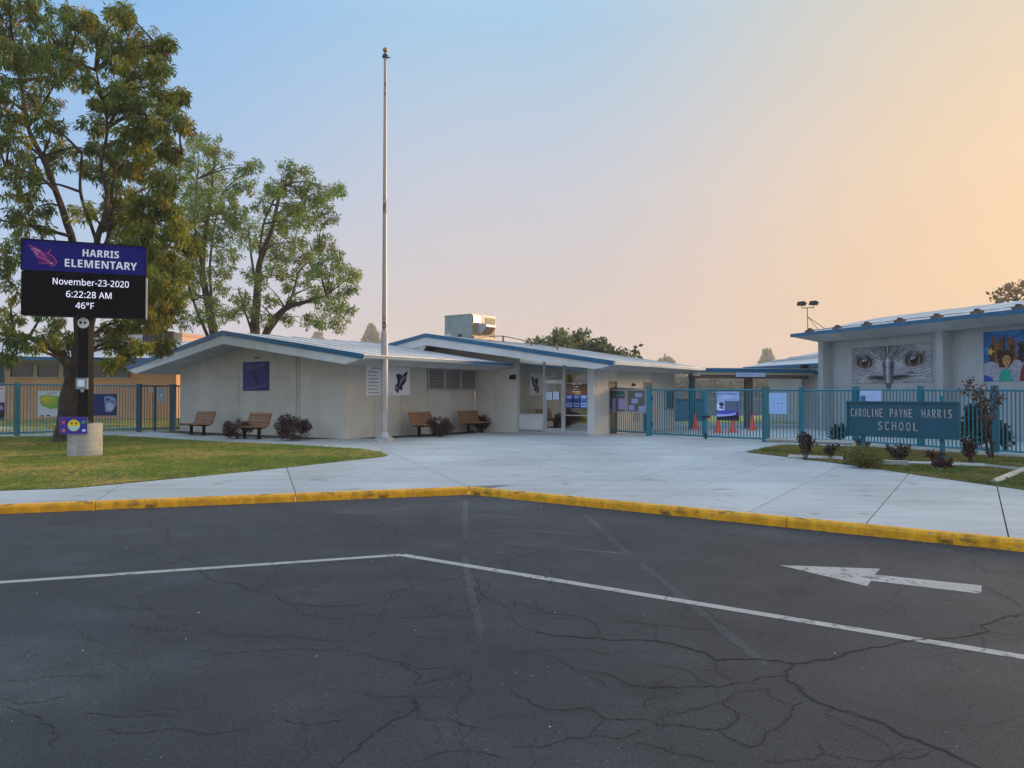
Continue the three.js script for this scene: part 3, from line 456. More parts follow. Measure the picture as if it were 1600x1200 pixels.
// things fixed to the office
const inOffice = (a, h, b) => { const p = fr(a, b); return [p[0], h, -p[1]]; };
function hawk(g, x, y, s, ink, gape) {        // a diving hawk: raised wing of feathers, hooked head
  g.save(); g.translate(x, y); g.scale(s, s); g.fillStyle = ink; g.beginPath();
  g.moveTo(100, 0); g.quadraticCurveTo(70, 14, 52, 32); g.lineTo(56, 14); g.lineTo(44, 22); g.lineTo(34, 12); g.lineTo(24, 20); g.lineTo(10, 22); g.quadraticCurveTo(26, 44, 22, 66); g.quadraticCurveTo(8, 78, 4, 94); g.lineTo(10, 112); g.lineTo(16, 104); g.lineTo(20, 120); g.quadraticCurveTo(38, 112, 36, 96); g.lineTo(52, 104); g.lineTo(66, 96); g.lineTo(58, 82); g.quadraticCurveTo(84, 66, 92, 40); g.lineTo(86, 44); g.quadraticCurveTo(98, 26, 100, 0); g.fill();
  g.strokeStyle = gape; g.lineWidth = 2.4; for (let k = 0; k < 5; k++) { g.beginPath(); g.moveTo(88 - k * 9, 22 + k * 4); g.quadraticCurveTo(66 - k * 6, 50 + k * 5, 48 - k * 4, 62 + k * 6); g.stroke(); }
  g.fillStyle = gape; g.beginPath(); g.moveTo(12, 92); g.quadraticCurveTo(20, 82, 30, 88); g.quadraticCurveTo(20, 92, 18, 102); g.fill(); g.restore();
}
{
  const b1 = thing('purple_banner', 'square purple banner with a dark hawk on the gable wall above the benches', 'banner', inOffice(-5.03, 2.4, -0.012), TURN);
  part('banner_sheet', sheet(1.65, 1.12, 0.012), mat([1, 1, 1], { roughness: 0.7, map: canvasTex(512, 350, (g, w, h) => { g.fillStyle = '#2c2a74'; g.fillRect(0, 0, w, h); g.fillStyle = '#34317e'; g.fillRect(0, 0, w * 0.5, h); g.save(); g.translate(w / 2, 76); g.rotate(-0.12); g.fillStyle = '#6a689a'; g.font = 'italic bold 58px sans-serif'; g.textAlign = 'center'; g.fillText('Harris Hawks', 0, 0); g.restore(); g.save(); g.translate(w / 2, 320); g.rotate(-0.1); g.fillStyle = '#66649a'; g.font = 'italic bold 46px sans-serif'; g.textAlign = 'center'; g.fillText('Elementary School', 0, 0); g.restore(); g.save(); g.translate(w * 0.7, 0); g.scale(-1, 1); hawk(g, 50, 110, 1.15, '#0b0c22', '#32306f'); g.restore(); g.strokeStyle = '#16153f'; g.lineWidth = 6; g.strokeRect(3, 3, w - 6, h - 6); }) }), b1);
  const b2 = thing('welcome_banner', 'white banner with lines of text and a black hawk behind the flagpole', 'banner', inOffice(0.012, 2.19, 2.15), TURN_SIDE);
  part('banner_sheet', sheet(2.26, 1.06, 0.012), mat([1, 1, 1], { roughness: 0.75, map: canvasTex(1024, 480, (g, w, h) => { g.fillStyle = '#eef0f6'; g.fillRect(0, 0, w, h); g.fillStyle = '#2a2436'; g.font = 'bold 46px sans-serif'; g.fillText('Harris Elementary', 110, 48); g.font = 'bold 40px sans-serif'; ['Welcoming', 'Ever true', 'Loving inter', 'Compassion', 'One of the', 'Members of', 'Entrepreneur'].forEach((t, i) => g.fillText(t, 40, 108 + i * 57)); hawk(g, 640, 60, 3.25, '#1c1630', '#b6b6c4'); g.fillStyle = '#5a6a30'; g.fillRect(560, 440, 30, 14); }) }), b2);
  const poster = (name, label, a, h, w, hh, draw) => { const o = thing(name, label, 'poster', inOffice(a, h, 7.29), TURN); part('sheet', sheet(w, hh, 0.004), mat([1, 1, 1], { roughness: 0.6, map: canvasTex(256, Math.round(256 * hh / w), draw) }), o); };
  const lines = (g, w, h, bg, fg, n, head) => { g.fillStyle = bg; g.fillRect(0, 0, w, h); g.fillStyle = fg; for (let i = 0; i < n; i++) g.fillRect(w * 0.1, h * (0.12 + i * 0.8 / n), w * (0.5 + 0.3 * ((i * 7) % 3) / 2), h * 0.3 / n); };
  poster('door_notice', 'white paper notice on the glass door, nearer the hinge', 3.78, 1.63, 0.26, 0.3, (g, w, h) => lines(g, w, h, '#cfdbf2', '#8fa4cf', 7)); poster('door_notice', 'white paper notice on the glass door, nearer the handle', 4.1, 1.65, 0.28, 0.3, (g, w, h) => lines(g, w, h, '#d3def2', '#9aaed4', 6));
  const bp = (bg, fg) => (g, w, h) => { g.fillStyle = bg; g.fillRect(0, 0, w, h); g.fillStyle = fg; g.fillRect(w * 0.1, h * 0.08, w * 0.8, h * 0.1); g.fillRect(w * 0.2, h * 0.22, w * 0.6, h * 0.06); g.fillRect(w * 0.12, h * 0.62, w * 0.76, h * 0.26); g.fillStyle = bg; g.fillRect(w * 0.2, h * 0.68, w * 0.6, h * 0.14); };
  poster('window_poster', 'dark blue poster on the entrance glass beside the door', 4.72, 1.42, 0.3, 0.52, bp('#15357f', '#a9c0e6')); poster('window_poster', 'dark blue poster between two others on the entrance glass', 5.05, 1.42, 0.3, 0.52, bp('#12307c', '#9db6e2')); poster('window_poster', 'pale blue bordered poster on the entrance glass near the corner post', 5.37, 1.42, 0.3, 0.52, bp('#3f77bf', '#d8e6f6'));
  const lt = thing('window_lettering', 'small white lettering on the entrance glass above the blue posters', 'lettering', inOffice(5.02, 1.92, 7.292), TURN); const lg = []; [0.5, 0.22, 0.2, 0.34].forEach((w, i) => { const n = Math.round(w / 0.05); for (let k = 0; k < n; k++) if ((k * 5 + i) % 6) lg.push(bx(-w / 2 + k * w / n, -w / 2 + (k + 0.65) * w / n, 0.16 - i * 0.1, 0.2 - i * 0.1, 0, 0.003)); }); part('letters', lg, M.paper, lt).userData.kind = 'stuff';
  // roof-top air conditioner
  const ac = thing('air_conditioner', 'grey green rooftop air conditioner with an intake hood', 'air conditioner', inOffice(-1.83, 4.2, 9.35), TURN);
  const W = 1.64, D = 1.81, H = 1.2;
  part('cabinet', [prism([[-W, 0.12], [0, 0.12], [0, H], [-W, H]], D, -D, 0.012)], M.hvac, ac); part('cap', bx(-W - 0.02, 0.02, H + 0.012, H + 0.04, -D - 0.02, 0.03), M.hvac, ac);
  part('base_curb', bx(-W + 0.05, -0.05, -0.15, 0.11, -D + 0.05, -0.05), M.hvacWarm, ac);
  part('side_panel', bx(0.014, 0.03, 0.14, 1.18, -0.95, -0.02), M.hvacWarm, ac);
  part('glint_panel', box(0.015, 0.3, 0.56).rotateY(0.078).translate(0.055, 1.0, -0.34), mat([1, 0.68, 0.16], { metalness: 1, roughness: 0.22 }), ac);  // gold mirror panel added and turned to give the yellow sun glint
  const lv = []; for (let i = 0; i < 9; i++) lv.push(bx(0.014, 0.04, 0.2 + i * 0.105, 0.26 + i * 0.105, -1.75, -0.98)); part('coil_guard', [bx(0.012, 0.018, 0.15, 1.15, -1.78, -0.96), ...lv], M.darkMetal, ac);
  const hood = prism([[0.03, 0.82], [0.1, 0.85], [0.62, 0.72], [0.62, 0.64], [0.34, 0.34], [0.03, 0.3]], 0.72, -1.02, 0.006); part('intake_hood', hood, M.steel, ac);
  part('hood_filter', bar(V(0.345, 0.33, -0.66), V(0.635, 0.63, -0.66), 0.02, 0.66), M.brown, ac);
  part('curb_rail', [bx(-0.02, 0.14, 0.02, 0.2, -1.5, 0)], M.hvacWarm, ac); part('junction_box', bx(-0.75, -0.6, 0.1, 0.32, 0.015, 0.08), M.darkMetal, ac);
  const gp = thing('gas_pipe', 'thin pipe running down the roof from the air conditioner', 'pipe', inOffice(0, 0, 9.2), TURN); part('pipe', [rod(V(-1.6, 4.45, -1.2), V(-0.8, 4.42, -1.2), 0.02), rod(V(-0.8, 4.42, -1.2), V(2.2, 3.78, -1.2), 0.02)], M.brown, gp); for (const a of [-0.8, 0.8, 2.2]) part('pipe_support', bx(a - 0.03, a + 0.03, 4.1 - (a + 1.76) * 0.157, 4.27 - (a + 0.8) * 0.213 + 0.14, -1.23, -1.17), M.brown, gp);
  // speaker-like vent stubs on the first ridge
  const vp = thing('roof_vent', 'small pale vent on the ridge left of the air conditioner', 'vent', inOffice(-2.4, 4.15, 8.3), TURN); part('pipe', cyl(0.09, 0.09, 0.3, 0, 0.1, 0), M.alu, vp); part('cap', cyl(0.14, 0.16, 0.06, 0, 0.26, 0), M.alu, vp);
}
// ---------- benches ----------
function bench(p, turn, label) {
  const o = thing('bench', label, 'bench', [p[0], 0.13, p[1]], turn, 'slatted wooden benches along the office walls');
  const L = 1.22; // x along, z forward
  const prof = [[0.62, 0.435], [0.5, 0.43], [0.375, 0.42], [0.25, 0.41], [0.13, 0.42]], back = [[0.045, 0.5], [0.0, 0.615], [-0.04, 0.735], [-0.085, 0.85]];
  prof.forEach(([z, y], i) => part('slat', prism([[-L / 2, -0.017], [L / 2, -0.017], [L / 2, 0.017], [-L / 2, 0.017]], 0.105, -0.0525, 0.005).rotateX(i === 4 ? 0.3 : 0.05).translate(0, y, z), M.bench, o));
  back.forEach(([z, y], i) => part('slat', prism([[-L / 2, -0.05], [L / 2, -0.05], [L / 2, 0.05], [-L / 2, 0.05]], 0.034, -0.017, 0.005).rotateX(-0.36).translate(0, y, z), M.bench, o));
  for (const s of [-1, 1]) {
    const fr_ = part('end_frame', [bar(V(s * 0.56, 0.395, 0.66), V(s * 0.56, 0.375, 0.16), 0.035, 0.03), bar(V(s * 0.56, 0.375, 0.16), V(s * 0.56, 0.46, 0.02), 0.035, 0.03), bar(V(s * 0.56, 0.46, 0.02), V(s * 0.56, 0.9, -0.135), 0.035, 0.03)], M.black, o);
    part('leg', [bx(s * 0.42 - 0.045, s * 0.42 + 0.045, 0, 0.38, 0.24, 0.33), bx(s * 0.42 - 0.09, s * 0.42 + 0.09, 0, 0.012, 0.19, 0.38)], M.black, o);
  }
  part('crossbar', bx(-0.56, 0.56, 0.345, 0.375, 0.26, 0.31), M.black, o);
}
{
  const mid = (a, b) => { const p = G(...a), q = G(...b); return [(p[0] + q[0]) / 2, (p[1] + q[1]) / 2]; };
  const put = (m, n, turn, label) => bench([m[0] - n[0] * 0.28, -(m[1] - n[1] * 0.28)], turn, label);
  const nf = [-0.586, -0.81], ns = [0.81, -0.586];
  put(mid([296, 679], [322, 680.5]), nf, TURN, 'weathered brown slatted bench by the gable wall next to the fence gate');
  put(mid([380, 685], [407, 686]), nf, TURN, 'weathered brown slatted bench by the gable wall between two dark shrubs');
  put(mid([655, 683], [678, 680]), ns, TURN_SIDE, 'honey brown slatted bench under the side wall nearer the flagpole');
  put(mid([731, 678.5], [752, 674.5]), ns, TURN_SIDE, 'honey brown slatted bench in the inner corner beside the entrance');
}
// ---------- flagpole ----------
{
  const p = G(600.5, 690), f = thing('flagpole', 'tall bare metal flagpole with a gold ball on a round concrete foot', 'flagpole', [p[0], 0.13, -p[1]]);
  const h = 12.9;
  part('concrete_foot', [cyl(0.31, 0.33, 0.12, 0, 0.06, 0, 28)], M.base, f);
  part('collar', new THREE.LatheGeometry([[0.001, 0.12], [0.26, 0.12], [0.26, 0.15], [0.16, 0.2], [0.13, 0.28], [0.125, 0.32]].map((q) => new THREE.Vector2(...q)), 28), M.steel, f);
  part('lower_pole', cyl(0.098, 0.104, 0.98, 0, 0.72, 0, 24), M.steel, f); part('sleeve', [cyl(0.116, 0.12, 2.6, 0, 2.3, 0, 24), cyl(0.09, 0.116, 0.05, 0, 3.62, 0, 24), cyl(0.125, 0.125, 0.03, 0, 1.0, 0, 24)], metalMat([0.46, 0.45, 0.45], { metalness: 0.3, roughness: 0.5 }), f);
  part('upper_pole', cyl(0.045, 0.088, h - 3.6, 0, 3.6 + (h - 3.6) / 2, 0, 24), mat([0.4, 0.4, 0.42], { metalness: 0.35, roughness: 0.45, map: tex(64, 1024, (u, v, i, j) => { const n = fbm(u, v, 3, 4, 301, 60), b = fbm(u, v, 2, 3, 305, 9); const w = clamp((n - 0.56) * 9) * clamp((b - 0.48) * 6); const k = lerp(226, 92, w); return [k, k - 4 * w, k - 8 * w]; }) }), f);
  part('truck', [cyl(0.1, 0.1, 0.06, 0, h - 0.12, 0, 18), cyl(0.07, 0.09, 0.05, 0, h - 0.06, 0, 18), rod(V(0.08, h - 0.14, 0), V(0.17, h - 0.16, 0), 0.02)], M.darkMetal, f); part('ball', new THREE.SphereGeometry(0.085, 20, 14).translate(0, h + 0.11, 0), mat([0.32, 0.22, 0.1], { metalness: 0.8, roughness: 0.4 }), f); part('spindle', cyl(0.02, 0.02, 0.12, 0, h, 0), M.darkMetal, f);
}
// ---------- message sign ----------
{
  const p = at(133, 700, 19.4), turn = 0.385, base = [p.x, 0.13, -19.4];
  const s = thing('message_sign', 'school message sign on a black post, blue header over a lit black display', 'sign', base, 0);
  part('concrete_base', [cyl(0.385, 0.395, 0.82, 0, 0.41, 0, 36)], M.base, s);
  part('post', bx(-0.13, 0.13, 0.82, 5.3, -0.13, 0.13), M.black, s);
  part('post_box', bx(-0.145, 0.145, 1.68, 1.96, 0.14, 0.19), metalMat([0.3, 0.36, 0.42]), s);
  part('notice', bx(-0.09, 0.08, 1.74, 1.91, 0.19, 0.2), M.paper, s); part('post_cap', new THREE.SphereGeometry(0.04, 12, 8).translate(0, 1.64, 0.15), M.white, s);
  const rd = part('round_disc', cyl(0.135, 0.135, 0.04, 0, 0, 0, 28).rotateX(Math.PI / 2).translate(0.02, 3.34, 0.165), M.white, s); part('disc_holes', [cyl(0.034, 0.034, 0.006, 0, 0, 0, 16).rotateX(Math.PI / 2).translate(-0.035, 3.345, 0.188), cyl(0.034, 0.034, 0.006, 0, 0, 0, 16).rotateX(Math.PI / 2).translate(0.075, 3.345, 0.188)], M.black, rd);
  part('conduit_fitting', [bx(0.1, 0.2, 0.82, 0.87, 0.1, 0.22), rod(V(0.15, 0.82, 0.16), V(0.15, 0.92, 0.16), 0.03)], M.darkMetal, s);
  const head = new THREE.Group(); head.name = 'sign_head'; head.rotation.y = turn; s.add(head);
  const w = 2.72, print = (m) => [M.black, M.black, M.black, M.black, m, M.black];
  const header = canvasTex(1536, 400, (g, W, H) => {
    g.fillStyle = '#0a0c6e'; g.fillRect(0, 0, W, H); g.fillStyle = '#f2f4ff'; g.font = 'bold 134px sans-serif'; g.textAlign = 'center'; g.fillText('HARRIS', 960, 178); g.font = 'bold 146px sans-serif'; g.fillText('ELEMENTARY', 964, 330, 990);
    g.save(); g.translate(70, 50); g.strokeStyle = '#b03a78'; g.lineWidth = 7; const R = rng(9);   // the hawk's head with swept feathers, in pink line
    g.fillStyle = '#4a1a6a'; g.beginPath(); g.moveTo(0, 20); g.quadraticCurveTo(150, 60, 230, 110); g.quadraticCurveTo(330, 150, 345, 220); g.quadraticCurveTo(330, 270, 280, 290); g.quadraticCurveTo(210, 250, 130, 240); g.quadraticCurveTo(100, 150, 0, 20); g.fill();
    for (let k = 0; k < 7; k++) { g.strokeStyle = ['#c2467f', '#8a3a86', '#d56a9a'][k % 3]; g.beginPath(); g.moveTo(k * 16, 18 + k * 26); g.quadraticCurveTo(110 + k * 14, 50 + k * 26, 190 + k * 14, 120 + k * 20); g.stroke(); }
    g.strokeStyle = '#d35a78'; g.beginPath(); g.moveTo(215, 110); g.quadraticCurveTo(330, 150, 345, 225); g.quadraticCurveTo(335, 270, 290, 285); g.quadraticCurveTo(290, 245, 255, 235); g.quadraticCurveTo(190, 262, 120, 244); g.stroke(); g.beginPath(); g.moveTo(270, 60); g.quadraticCurveTo(262, 92, 240, 110); g.stroke();
    g.strokeStyle = '#f0e4ee'; g.lineWidth = 6; g.beginPath(); g.moveTo(60, 60); g.lineTo(150, 96); g.moveTo(80, 100); g.lineTo(120, 140); g.moveTo(255, 235); g.quadraticCurveTo(280, 258, 300, 240); g.stroke(); g.restore();
  });
  const hd = part('header_panel', new THREE.BoxGeometry(w, 0.74, 0.3).translate(0, 4.96, 0.1), print(new THREE.MeshPhysicalMaterial({ map: header, roughness: 0.5, specularIntensity: 0.3 })), head);
  part('header_trim', [bx(-w / 2 - 0.02, w / 2 + 0.02, 5.33, 5.355, -0.06, 0.27), bx(-w / 2 - 0.025, -w / 2, 4.59, 5.33, -0.06, 0.265), bx(w / 2, w / 2 + 0.025, 4.59, 5.33, -0.06, 0.265)], M.black, head);
  const led = canvasTex(1536, 560, (g, W, H) => { g.fillStyle = '#000000'; g.fillRect(0, 0, W, H); g.fillStyle = '#ffffff'; g.textAlign = 'center'; g.font = '116px sans-serif'; g.fillText('November-23-2020', W * 0.55, 150, 960); g.fillText('6:22:28 AM', W * 0.535, 312, 580); g.fillText('46°F', W * 0.5, 456, 232); g.globalCompositeOperation = 'destination-out'; g.globalCompositeOperation = 'source-over'; g.fillStyle = '#000'; for (let y = 0; y < H; y += 9) g.fillRect(0, y, W, 2); for (let x = 0; x < W; x += 9) g.fillRect(x, 0, 2, H); });
  part('display_screen', new THREE.BoxGeometry(w + 0.02, 1.06, 0.34).translate(0, 4.02, 0.1), print(new THREE.MeshPhysicalMaterial({ color: 0x02050c, roughness: 0.6, specularIntensity: 0.15, emissive: new THREE.Color(0.93, 0.96, 1.25), emissiveIntensity: 1.5, emissiveMap: led })), head);
  part('display_trim', [bx(w / 2 + 0.01, w / 2 + 0.035, 3.49, 4.55, -0.07, 0.268)], metalMat([0.35, 0.36, 0.38]), head); part('spacer', bx(-0.16, 0.16, 4.54, 4.6, 0, 0.2), M.black, head);
  // mask poster stuck on the base
  const c = thing('mask_poster', 'dark blue poster of a yellow face wearing a mask, stuck on the concrete base', 'poster', [base[0] - 0.06, 0.13 + 0.78, base[2] + 0.42], 0.1);
  part('sheet', sheet(0.66, 0.42, 0.01), mat([1, 1, 1], { roughness: 0.5, map: canvasTex(512, 326, (g, w2, h2) => { g.fillStyle = '#1b2a8f'; g.fillRect(0, 0, w2, h2); g.fillStyle = '#f2c81c'; g.beginPath(); g.arc(265, 160, 112, 0, 7); g.fill(); g.fillStyle = '#2a2410'; g.beginPath(); g.ellipse(228, 125, 16, 20, 0, 0, 7); g.ellipse(304, 125, 16, 20, 0, 0, 7); g.fill(); g.strokeStyle = '#2a2410'; g.lineWidth = 6; g.beginPath(); g.moveTo(200, 92); g.lineTo(238, 100); g.moveTo(330, 92); g.lineTo(294, 100); g.stroke(); g.fillStyle = '#a9d3d8'; g.beginPath(); g.moveTo(170, 165); g.quadraticCurveTo(265, 185, 360, 165); g.lineTo(345, 235); g.quadraticCurveTo(265, 290, 185, 235); g.fill(); g.strokeStyle = '#dfeef0'; g.lineWidth = 5; g.beginPath(); g.moveTo(185, 200); g.lineTo(345, 200); g.stroke(); g.fillStyle = '#c8404a'; g.fillRect(48, 70, 54, 70); g.fillStyle = '#3d9a4c'; g.beginPath(); g.ellipse(440, 100, 42, 24, -0.3, 0, 7); g.fill(); g.fillStyle = '#d4577c'; g.beginPath(); g.arc(80, 255, 34, 0, 7); g.fill(); g.fillStyle = '#cfe0ee'; g.fillRect(418, 235, 60, 44); g.strokeStyle = '#7a3fae'; g.lineWidth = 12; g.strokeRect(6, 6, w2 - 12, h2 - 12); }) }), c);
}
// ---------- steel picket fences and gates ----------
const picketGeo = box(0.024, 1, 0.024, 0, 0.5, 0), SP = 0.112;
// one run between two points: posts at its ends are built by the caller
function run(o, a, b, y0a, y1a, y0b, y1b, m, rails = 0.03) {   // a, b: (X, z) relative to the thing
  const dx = b[0] - a[0], dz = b[1] - a[1], l = Math.hypot(dx, dz), n = Math.max(2, Math.round(l / SP)), ang = -Math.atan2(dz, dx);
  for (let i = 1; i < n; i++) { const t = i / n, p = new THREE.Mesh(picketGeo, m); p.name = 'picket'; const y0 = lerp(y0a, y0b, t), y1 = lerp(y1a, y1b, t); p.position.set(a[0] + dx * t, y0, a[1] + dz * t); p.scale.y = y1 - y0; p.rotation.y = ang; o.add(shadowed(p)); }
  part('rail', bar(V(a[0], y0a + 0.02, a[1]), V(b[0], y0b + 0.02, b[1]), 0.045, 0.04), m, o); part('rail', bar(V(a[0], y1a, a[1]), V(b[0], y1b, b[1]), 0.045, 0.04), m, o);
}
const post = (o, p, y1, w, m = M.fence) => { part('post', [bx(p[0] - w / 2, p[0] + w / 2, 0, y1, p[1] - w / 2, p[1] + w / 2), bx(p[0] - w / 2 - 0.008, p[0] + w / 2 + 0.008, y1, y1 + 0.02, p[1] - w / 2 - 0.008, p[1] + w / 2 + 0.008)], m, o); };
function fenceThing(name, label, category, pts, posts, m, group) {   // pts: [X, d, bottom, top]
  const o = thing(name, label, category, [pts[0][0], 0, -pts[0][1]], 0, group), q = pts.map((p) => [p[0] - pts[0][0], -(p[1] - pts[0][1])]);
  for (let i = 1; i < pts.length; i++) run(o, q[i - 1], q[i], pts[i - 1][2], pts[i - 1][3], pts[i][2], pts[i][3], m);
  posts.forEach(([i, w, extra, pm]) => post(o, q[i], pts[i][3] + extra, w, pm ?? m)); return o;
}
const FP = (px, yb, yt, lift = 0.1) => { const p = G(px, yb), h = at(px, yt, p[1]).y; return [p[0], p[1], 0.13 + lift, h]; };
const LF = [FP(-150, 686, 600), FP(26, 681, 600.6), FP(217, 674.6, 602.8), FP(242, 673.8, 603), FP(270, 673.2, 603.2), FP(283, 672.8, 603.3)];
LF[0] = [LF[1][0] + 1.3 * (LF[1][0] - LF[2][0]), LF[1][1] + 1.3 * (LF[1][1] - LF[2][1]), LF[1][2], LF[1][3]];
fenceThing('picket_fence', 'blue green steel picket fence behind the big tree', 'fence', [LF[0], LF[1], LF[2]], [[0, 0.1, 0.06], [1, 0.12, 0.06, metalMat([0.03, 0.23, 0.27])]], M.fence);
fenceThing('picket_gate', 'dark blue picket gate beside the gable wall', 'gate', [LF[2], LF[3], LF[4], LF[5]], [[0, 0.17, 0.06], [1, 0.09, 0.0], [2, 0.21, 0.05], [3, 0.06, 0.0]], M.fenceDark);
const RF = { a: FP(921, 676, 606), b: FP(946, 677, 606), c: FP(1013.5, 681, 608.8), d: FP(1102, 686, 609), e: FP(1197, 690.5, 609.4), f: FP(1252, 692, 610), g: FP(1338, 695.5, 609.6), h: FP(1439, 703, 609.6), i: FP(1555, 711, 610), j: FP(1690, 722, 611) };
const teal = metalMat([0.022, 0.19, 0.23], { roughness: 0.42 });
fenceThing('picket_fence', 'blue picket fence panel carrying the notice case', 'fence', [RF.a, RF.b, RF.c], [[1, 0.1, 0.06, teal]], M.fence);
const gl = thing('picket_gate', 'wide blue gate leaf between the notice case and the latch post', 'gate', [RF.c[0], 0, -RF.c[1]], 0, 'leaves of the double gate'), gr = thing('picket_gate', 'blue gate leaf carrying the purple poster', 'gate', [RF.e[0], 0, -RF.e[1]], 0, 'leaves of the double gate');
{
  const L = (o, p, q, r) => { const P = [p[0] - r[0], -(p[1] - r[1])], Q = [q[0] - r[0], -(q[1] - r[1])]; run(o, P, Q, p[2] - 0.02, p[3], q[2] - 0.02, q[3], M.fence); return [P, Q]; };
  const k = 0.03, m1 = [lerp(RF.d[0], RF.c[0], k), lerp(RF.d[1], RF.c[1], k), RF.d[2], RF.d[3]];
  const [a, b] = L(gl, RF.c, m1, RF.c); post(gl, a, RF.c[3] + 0.1, 0.17); part('stile', bx(b[0] - 0.035, b[0] + 0.035, 0.2, m1[3], b[1] - 0.035, b[1] + 0.035), M.fence, gl);
  for (const y of [0.55, 1.55]) part('hinge', cyl(0.03, 0.03, 0.16, a[0] + 0.12, y, a[1] + 0.1), M.fenceDark, gl);
  const [c, d] = L(gr, RF.d, RF.e, RF.e); post(gr, d, RF.e[3] + 0.08, 0.2, teal); part('stile', bx(c[0] - 0.05, c[0] + 0.05, 0.16, RF.d[3], c[1] - 0.05, c[1] + 0.05), M.fence, gr);
  part('latch', [bx(c[0] - 0.16, c[0] + 0.14, 0.86, 0.95, c[1] + 0.04, c[1] + 0.1), cyl(0.03, 0.03, 0.3, c[0], 0.2, c[1] + 0.08)], M.darkMetal, gr);
}
fenceThing('picket_fence', 'blue picket fence with a pale grid notice, right of the gate', 'fence', [RF.e, RF.f, RF.g], [[1, 0.11, 0.08], [2, 0.15, 0.1]], M.fence);
fenceThing('picket_fence', 'blue picket fence behind the school name sign', 'fence', [RF.g, RF.h, RF.i, RF.j], [[1, 0.13, 0.1], [2, 0.13, 0.1], [3, 0.13, 0.1]], M.fence);
{ // concrete strip under the right fence
  const s = thing('fence_footing', 'pale concrete strip under the fence behind the planting bed', 'footing'); const l = [RF.e, RF.f, RF.g, RF.h, RF.i, RF.j];
  for (let i = 1; i < l.length; i++) part('footing', bar(V(l[i - 1][0], 0.1, -l[i - 1][1]), V(l[i][0], 0.1, -l[i][1]), 0.34, 0.12), M.base, s);
}
// boards hung on the fences: placed on a line between two fence points
function hung(name, label, category, p, q, x0, x1, y0, y1, out, draw, w = 512, group) {
  const l = Math.hypot(q[0] - p[0], q[1] - p[1]), u = [(q[0] - p[0]) / l, (q[1] - p[1]) / l], n = [u[1], -u[0]];
  const o = [p[0] + n[0] * out, p[1] + n[1] * out], a = onPlane(x0, y0, o, u), b = onPlane(x1, y1, o, u), W = Math.abs(b[0] - a[0]), H = Math.abs(a[1] - b[1]);
  const c = [o[0] + u[0] * (a[0] + b[0]) / 2, o[1] + u[1] * (a[0] + b[0]) / 2];
  const t = thing(name, label, category, [c[0], (a[1] + b[1]) / 2, -c[1]], Math.atan2(u[1], u[0]), group);
  if (draw) part('sheet', sheet(W, H, 0.008), mat([1, 1, 1], { roughness: 0.6, map: canvasTex(w, Math.round(w * H / W), draw) }), t);
  return [t, W, H];
}
const scribble = (g, x, y, w, n, gap, ink, seed, lw = 3) => { const R = rng(seed); g.fillStyle = ink; for (let i = 0; i < n; i++) { let c = x; while (c < x + w * (0.7 + 0.3 * R())) { const l = 6 + R() * 18; g.fillRect(c, y + i * gap, l, lw); c += l + 6; } } };
hung('gate_poster', 'tall purple and white poster hung on the gate leaf above the cones', 'poster', RF.d, RF.e, 1120, 1155, 612, 657.5, 0.06, (g, w, h) => {
  g.fillStyle = '#9fb4e6'; g.fillRect(0, 0, w, h); g.fillStyle = '#1d1a55'; g.font = 'bold 46px sans-serif'; g.fillText('Harris Elementary', 76, 58, 410); g.save(); hawk(g, 12, 14, 0.5, '#14123e', '#9fb4e6'); g.restore(); scribble(g, 130, 90, 250, 2, 40, '#e6edfb', 3, 14); scribble(g, 220, 150, 230, 1, 30, '#4a62b0', 4, 10); g.fillStyle = '#515b78'; g.fillRect(190, 190, 322, 196); scribble(g, 210, 215, 280, 7, 24, '#7c88a8', 5, 8); g.fillStyle = '#e3e4f2'; g.beginPath(); g.arc(85, 305, 92, 0, 7); g.fill(); g.fillStyle = '#27264f'; g.beginPath(); g.ellipse(110, 260, 62, 40, 0.2, 0, 7); g.fill(); g.fillStyle = '#7178b8'; g.beginPath(); g.ellipse(110, 330, 56, 30, 0.1, 0, 7); g.fill();
  g.fillStyle = '#4f4fc0'; g.fillRect(0, 386, w, 120); g.fillStyle = '#b2aef0'; g.beginPath(); g.moveTo(0, 450); g.quadraticCurveTo(220, 500, w, 400); g.lineTo(w, 440); g.quadraticCurveTo(240, 540, 0, 500); g.fill(); g.fillStyle = '#5f1a66'; g.fillRect(440, 410, 72, 60); g.fillStyle = '#0a0d24'; g.beginPath(); g.moveTo(0, 520); g.quadraticCurveTo(260, 500, w, 470); g.lineTo(w, h); g.lineTo(0, h); g.fill(); scribble(g, 20, 560, 470, 3, 34, '#39446a', 8, 8);
});
hung('grid_notice', 'pale blue notice printed in four squares beside the big gate post', 'notice', RF.e, RF.f, 1201.5, 1229.5, 614, 647, 0.06, (g, w, h) => { g.fillStyle = '#9cc0ee'; g.fillRect(0, 0, w, h); g.strokeStyle = '#6f9bdb'; g.lineWidth = 6; g.strokeRect(20, 20, w - 40, h - 40); g.beginPath(); g.moveTo(w / 2, 20); g.lineTo(w / 2, h - 20); g.moveTo(20, h / 2); g.lineTo(w - 20, h / 2); g.stroke(); for (const [x, y, s] of [[60, 60, 1], [w / 2 + 40, 60, 2], [60, h / 2 + 60, 3], [w / 2 + 40, h / 2 + 60, 4]]) scribble(g, x, y, w * 0.3, 7, h * 0.05, '#7da3de', s, 10); g.fillStyle = '#1c2b52'; for (const x of [0.26, 0.5, 0.74]) g.fillRect(w * x - 16, h * 0.5 - 14, 34, 30); g.fillStyle = '#c77fb4'; for (const x of [0.26, 0.72]) g.fillRect(w * x - 12, h * 0.84, 40, 22); });
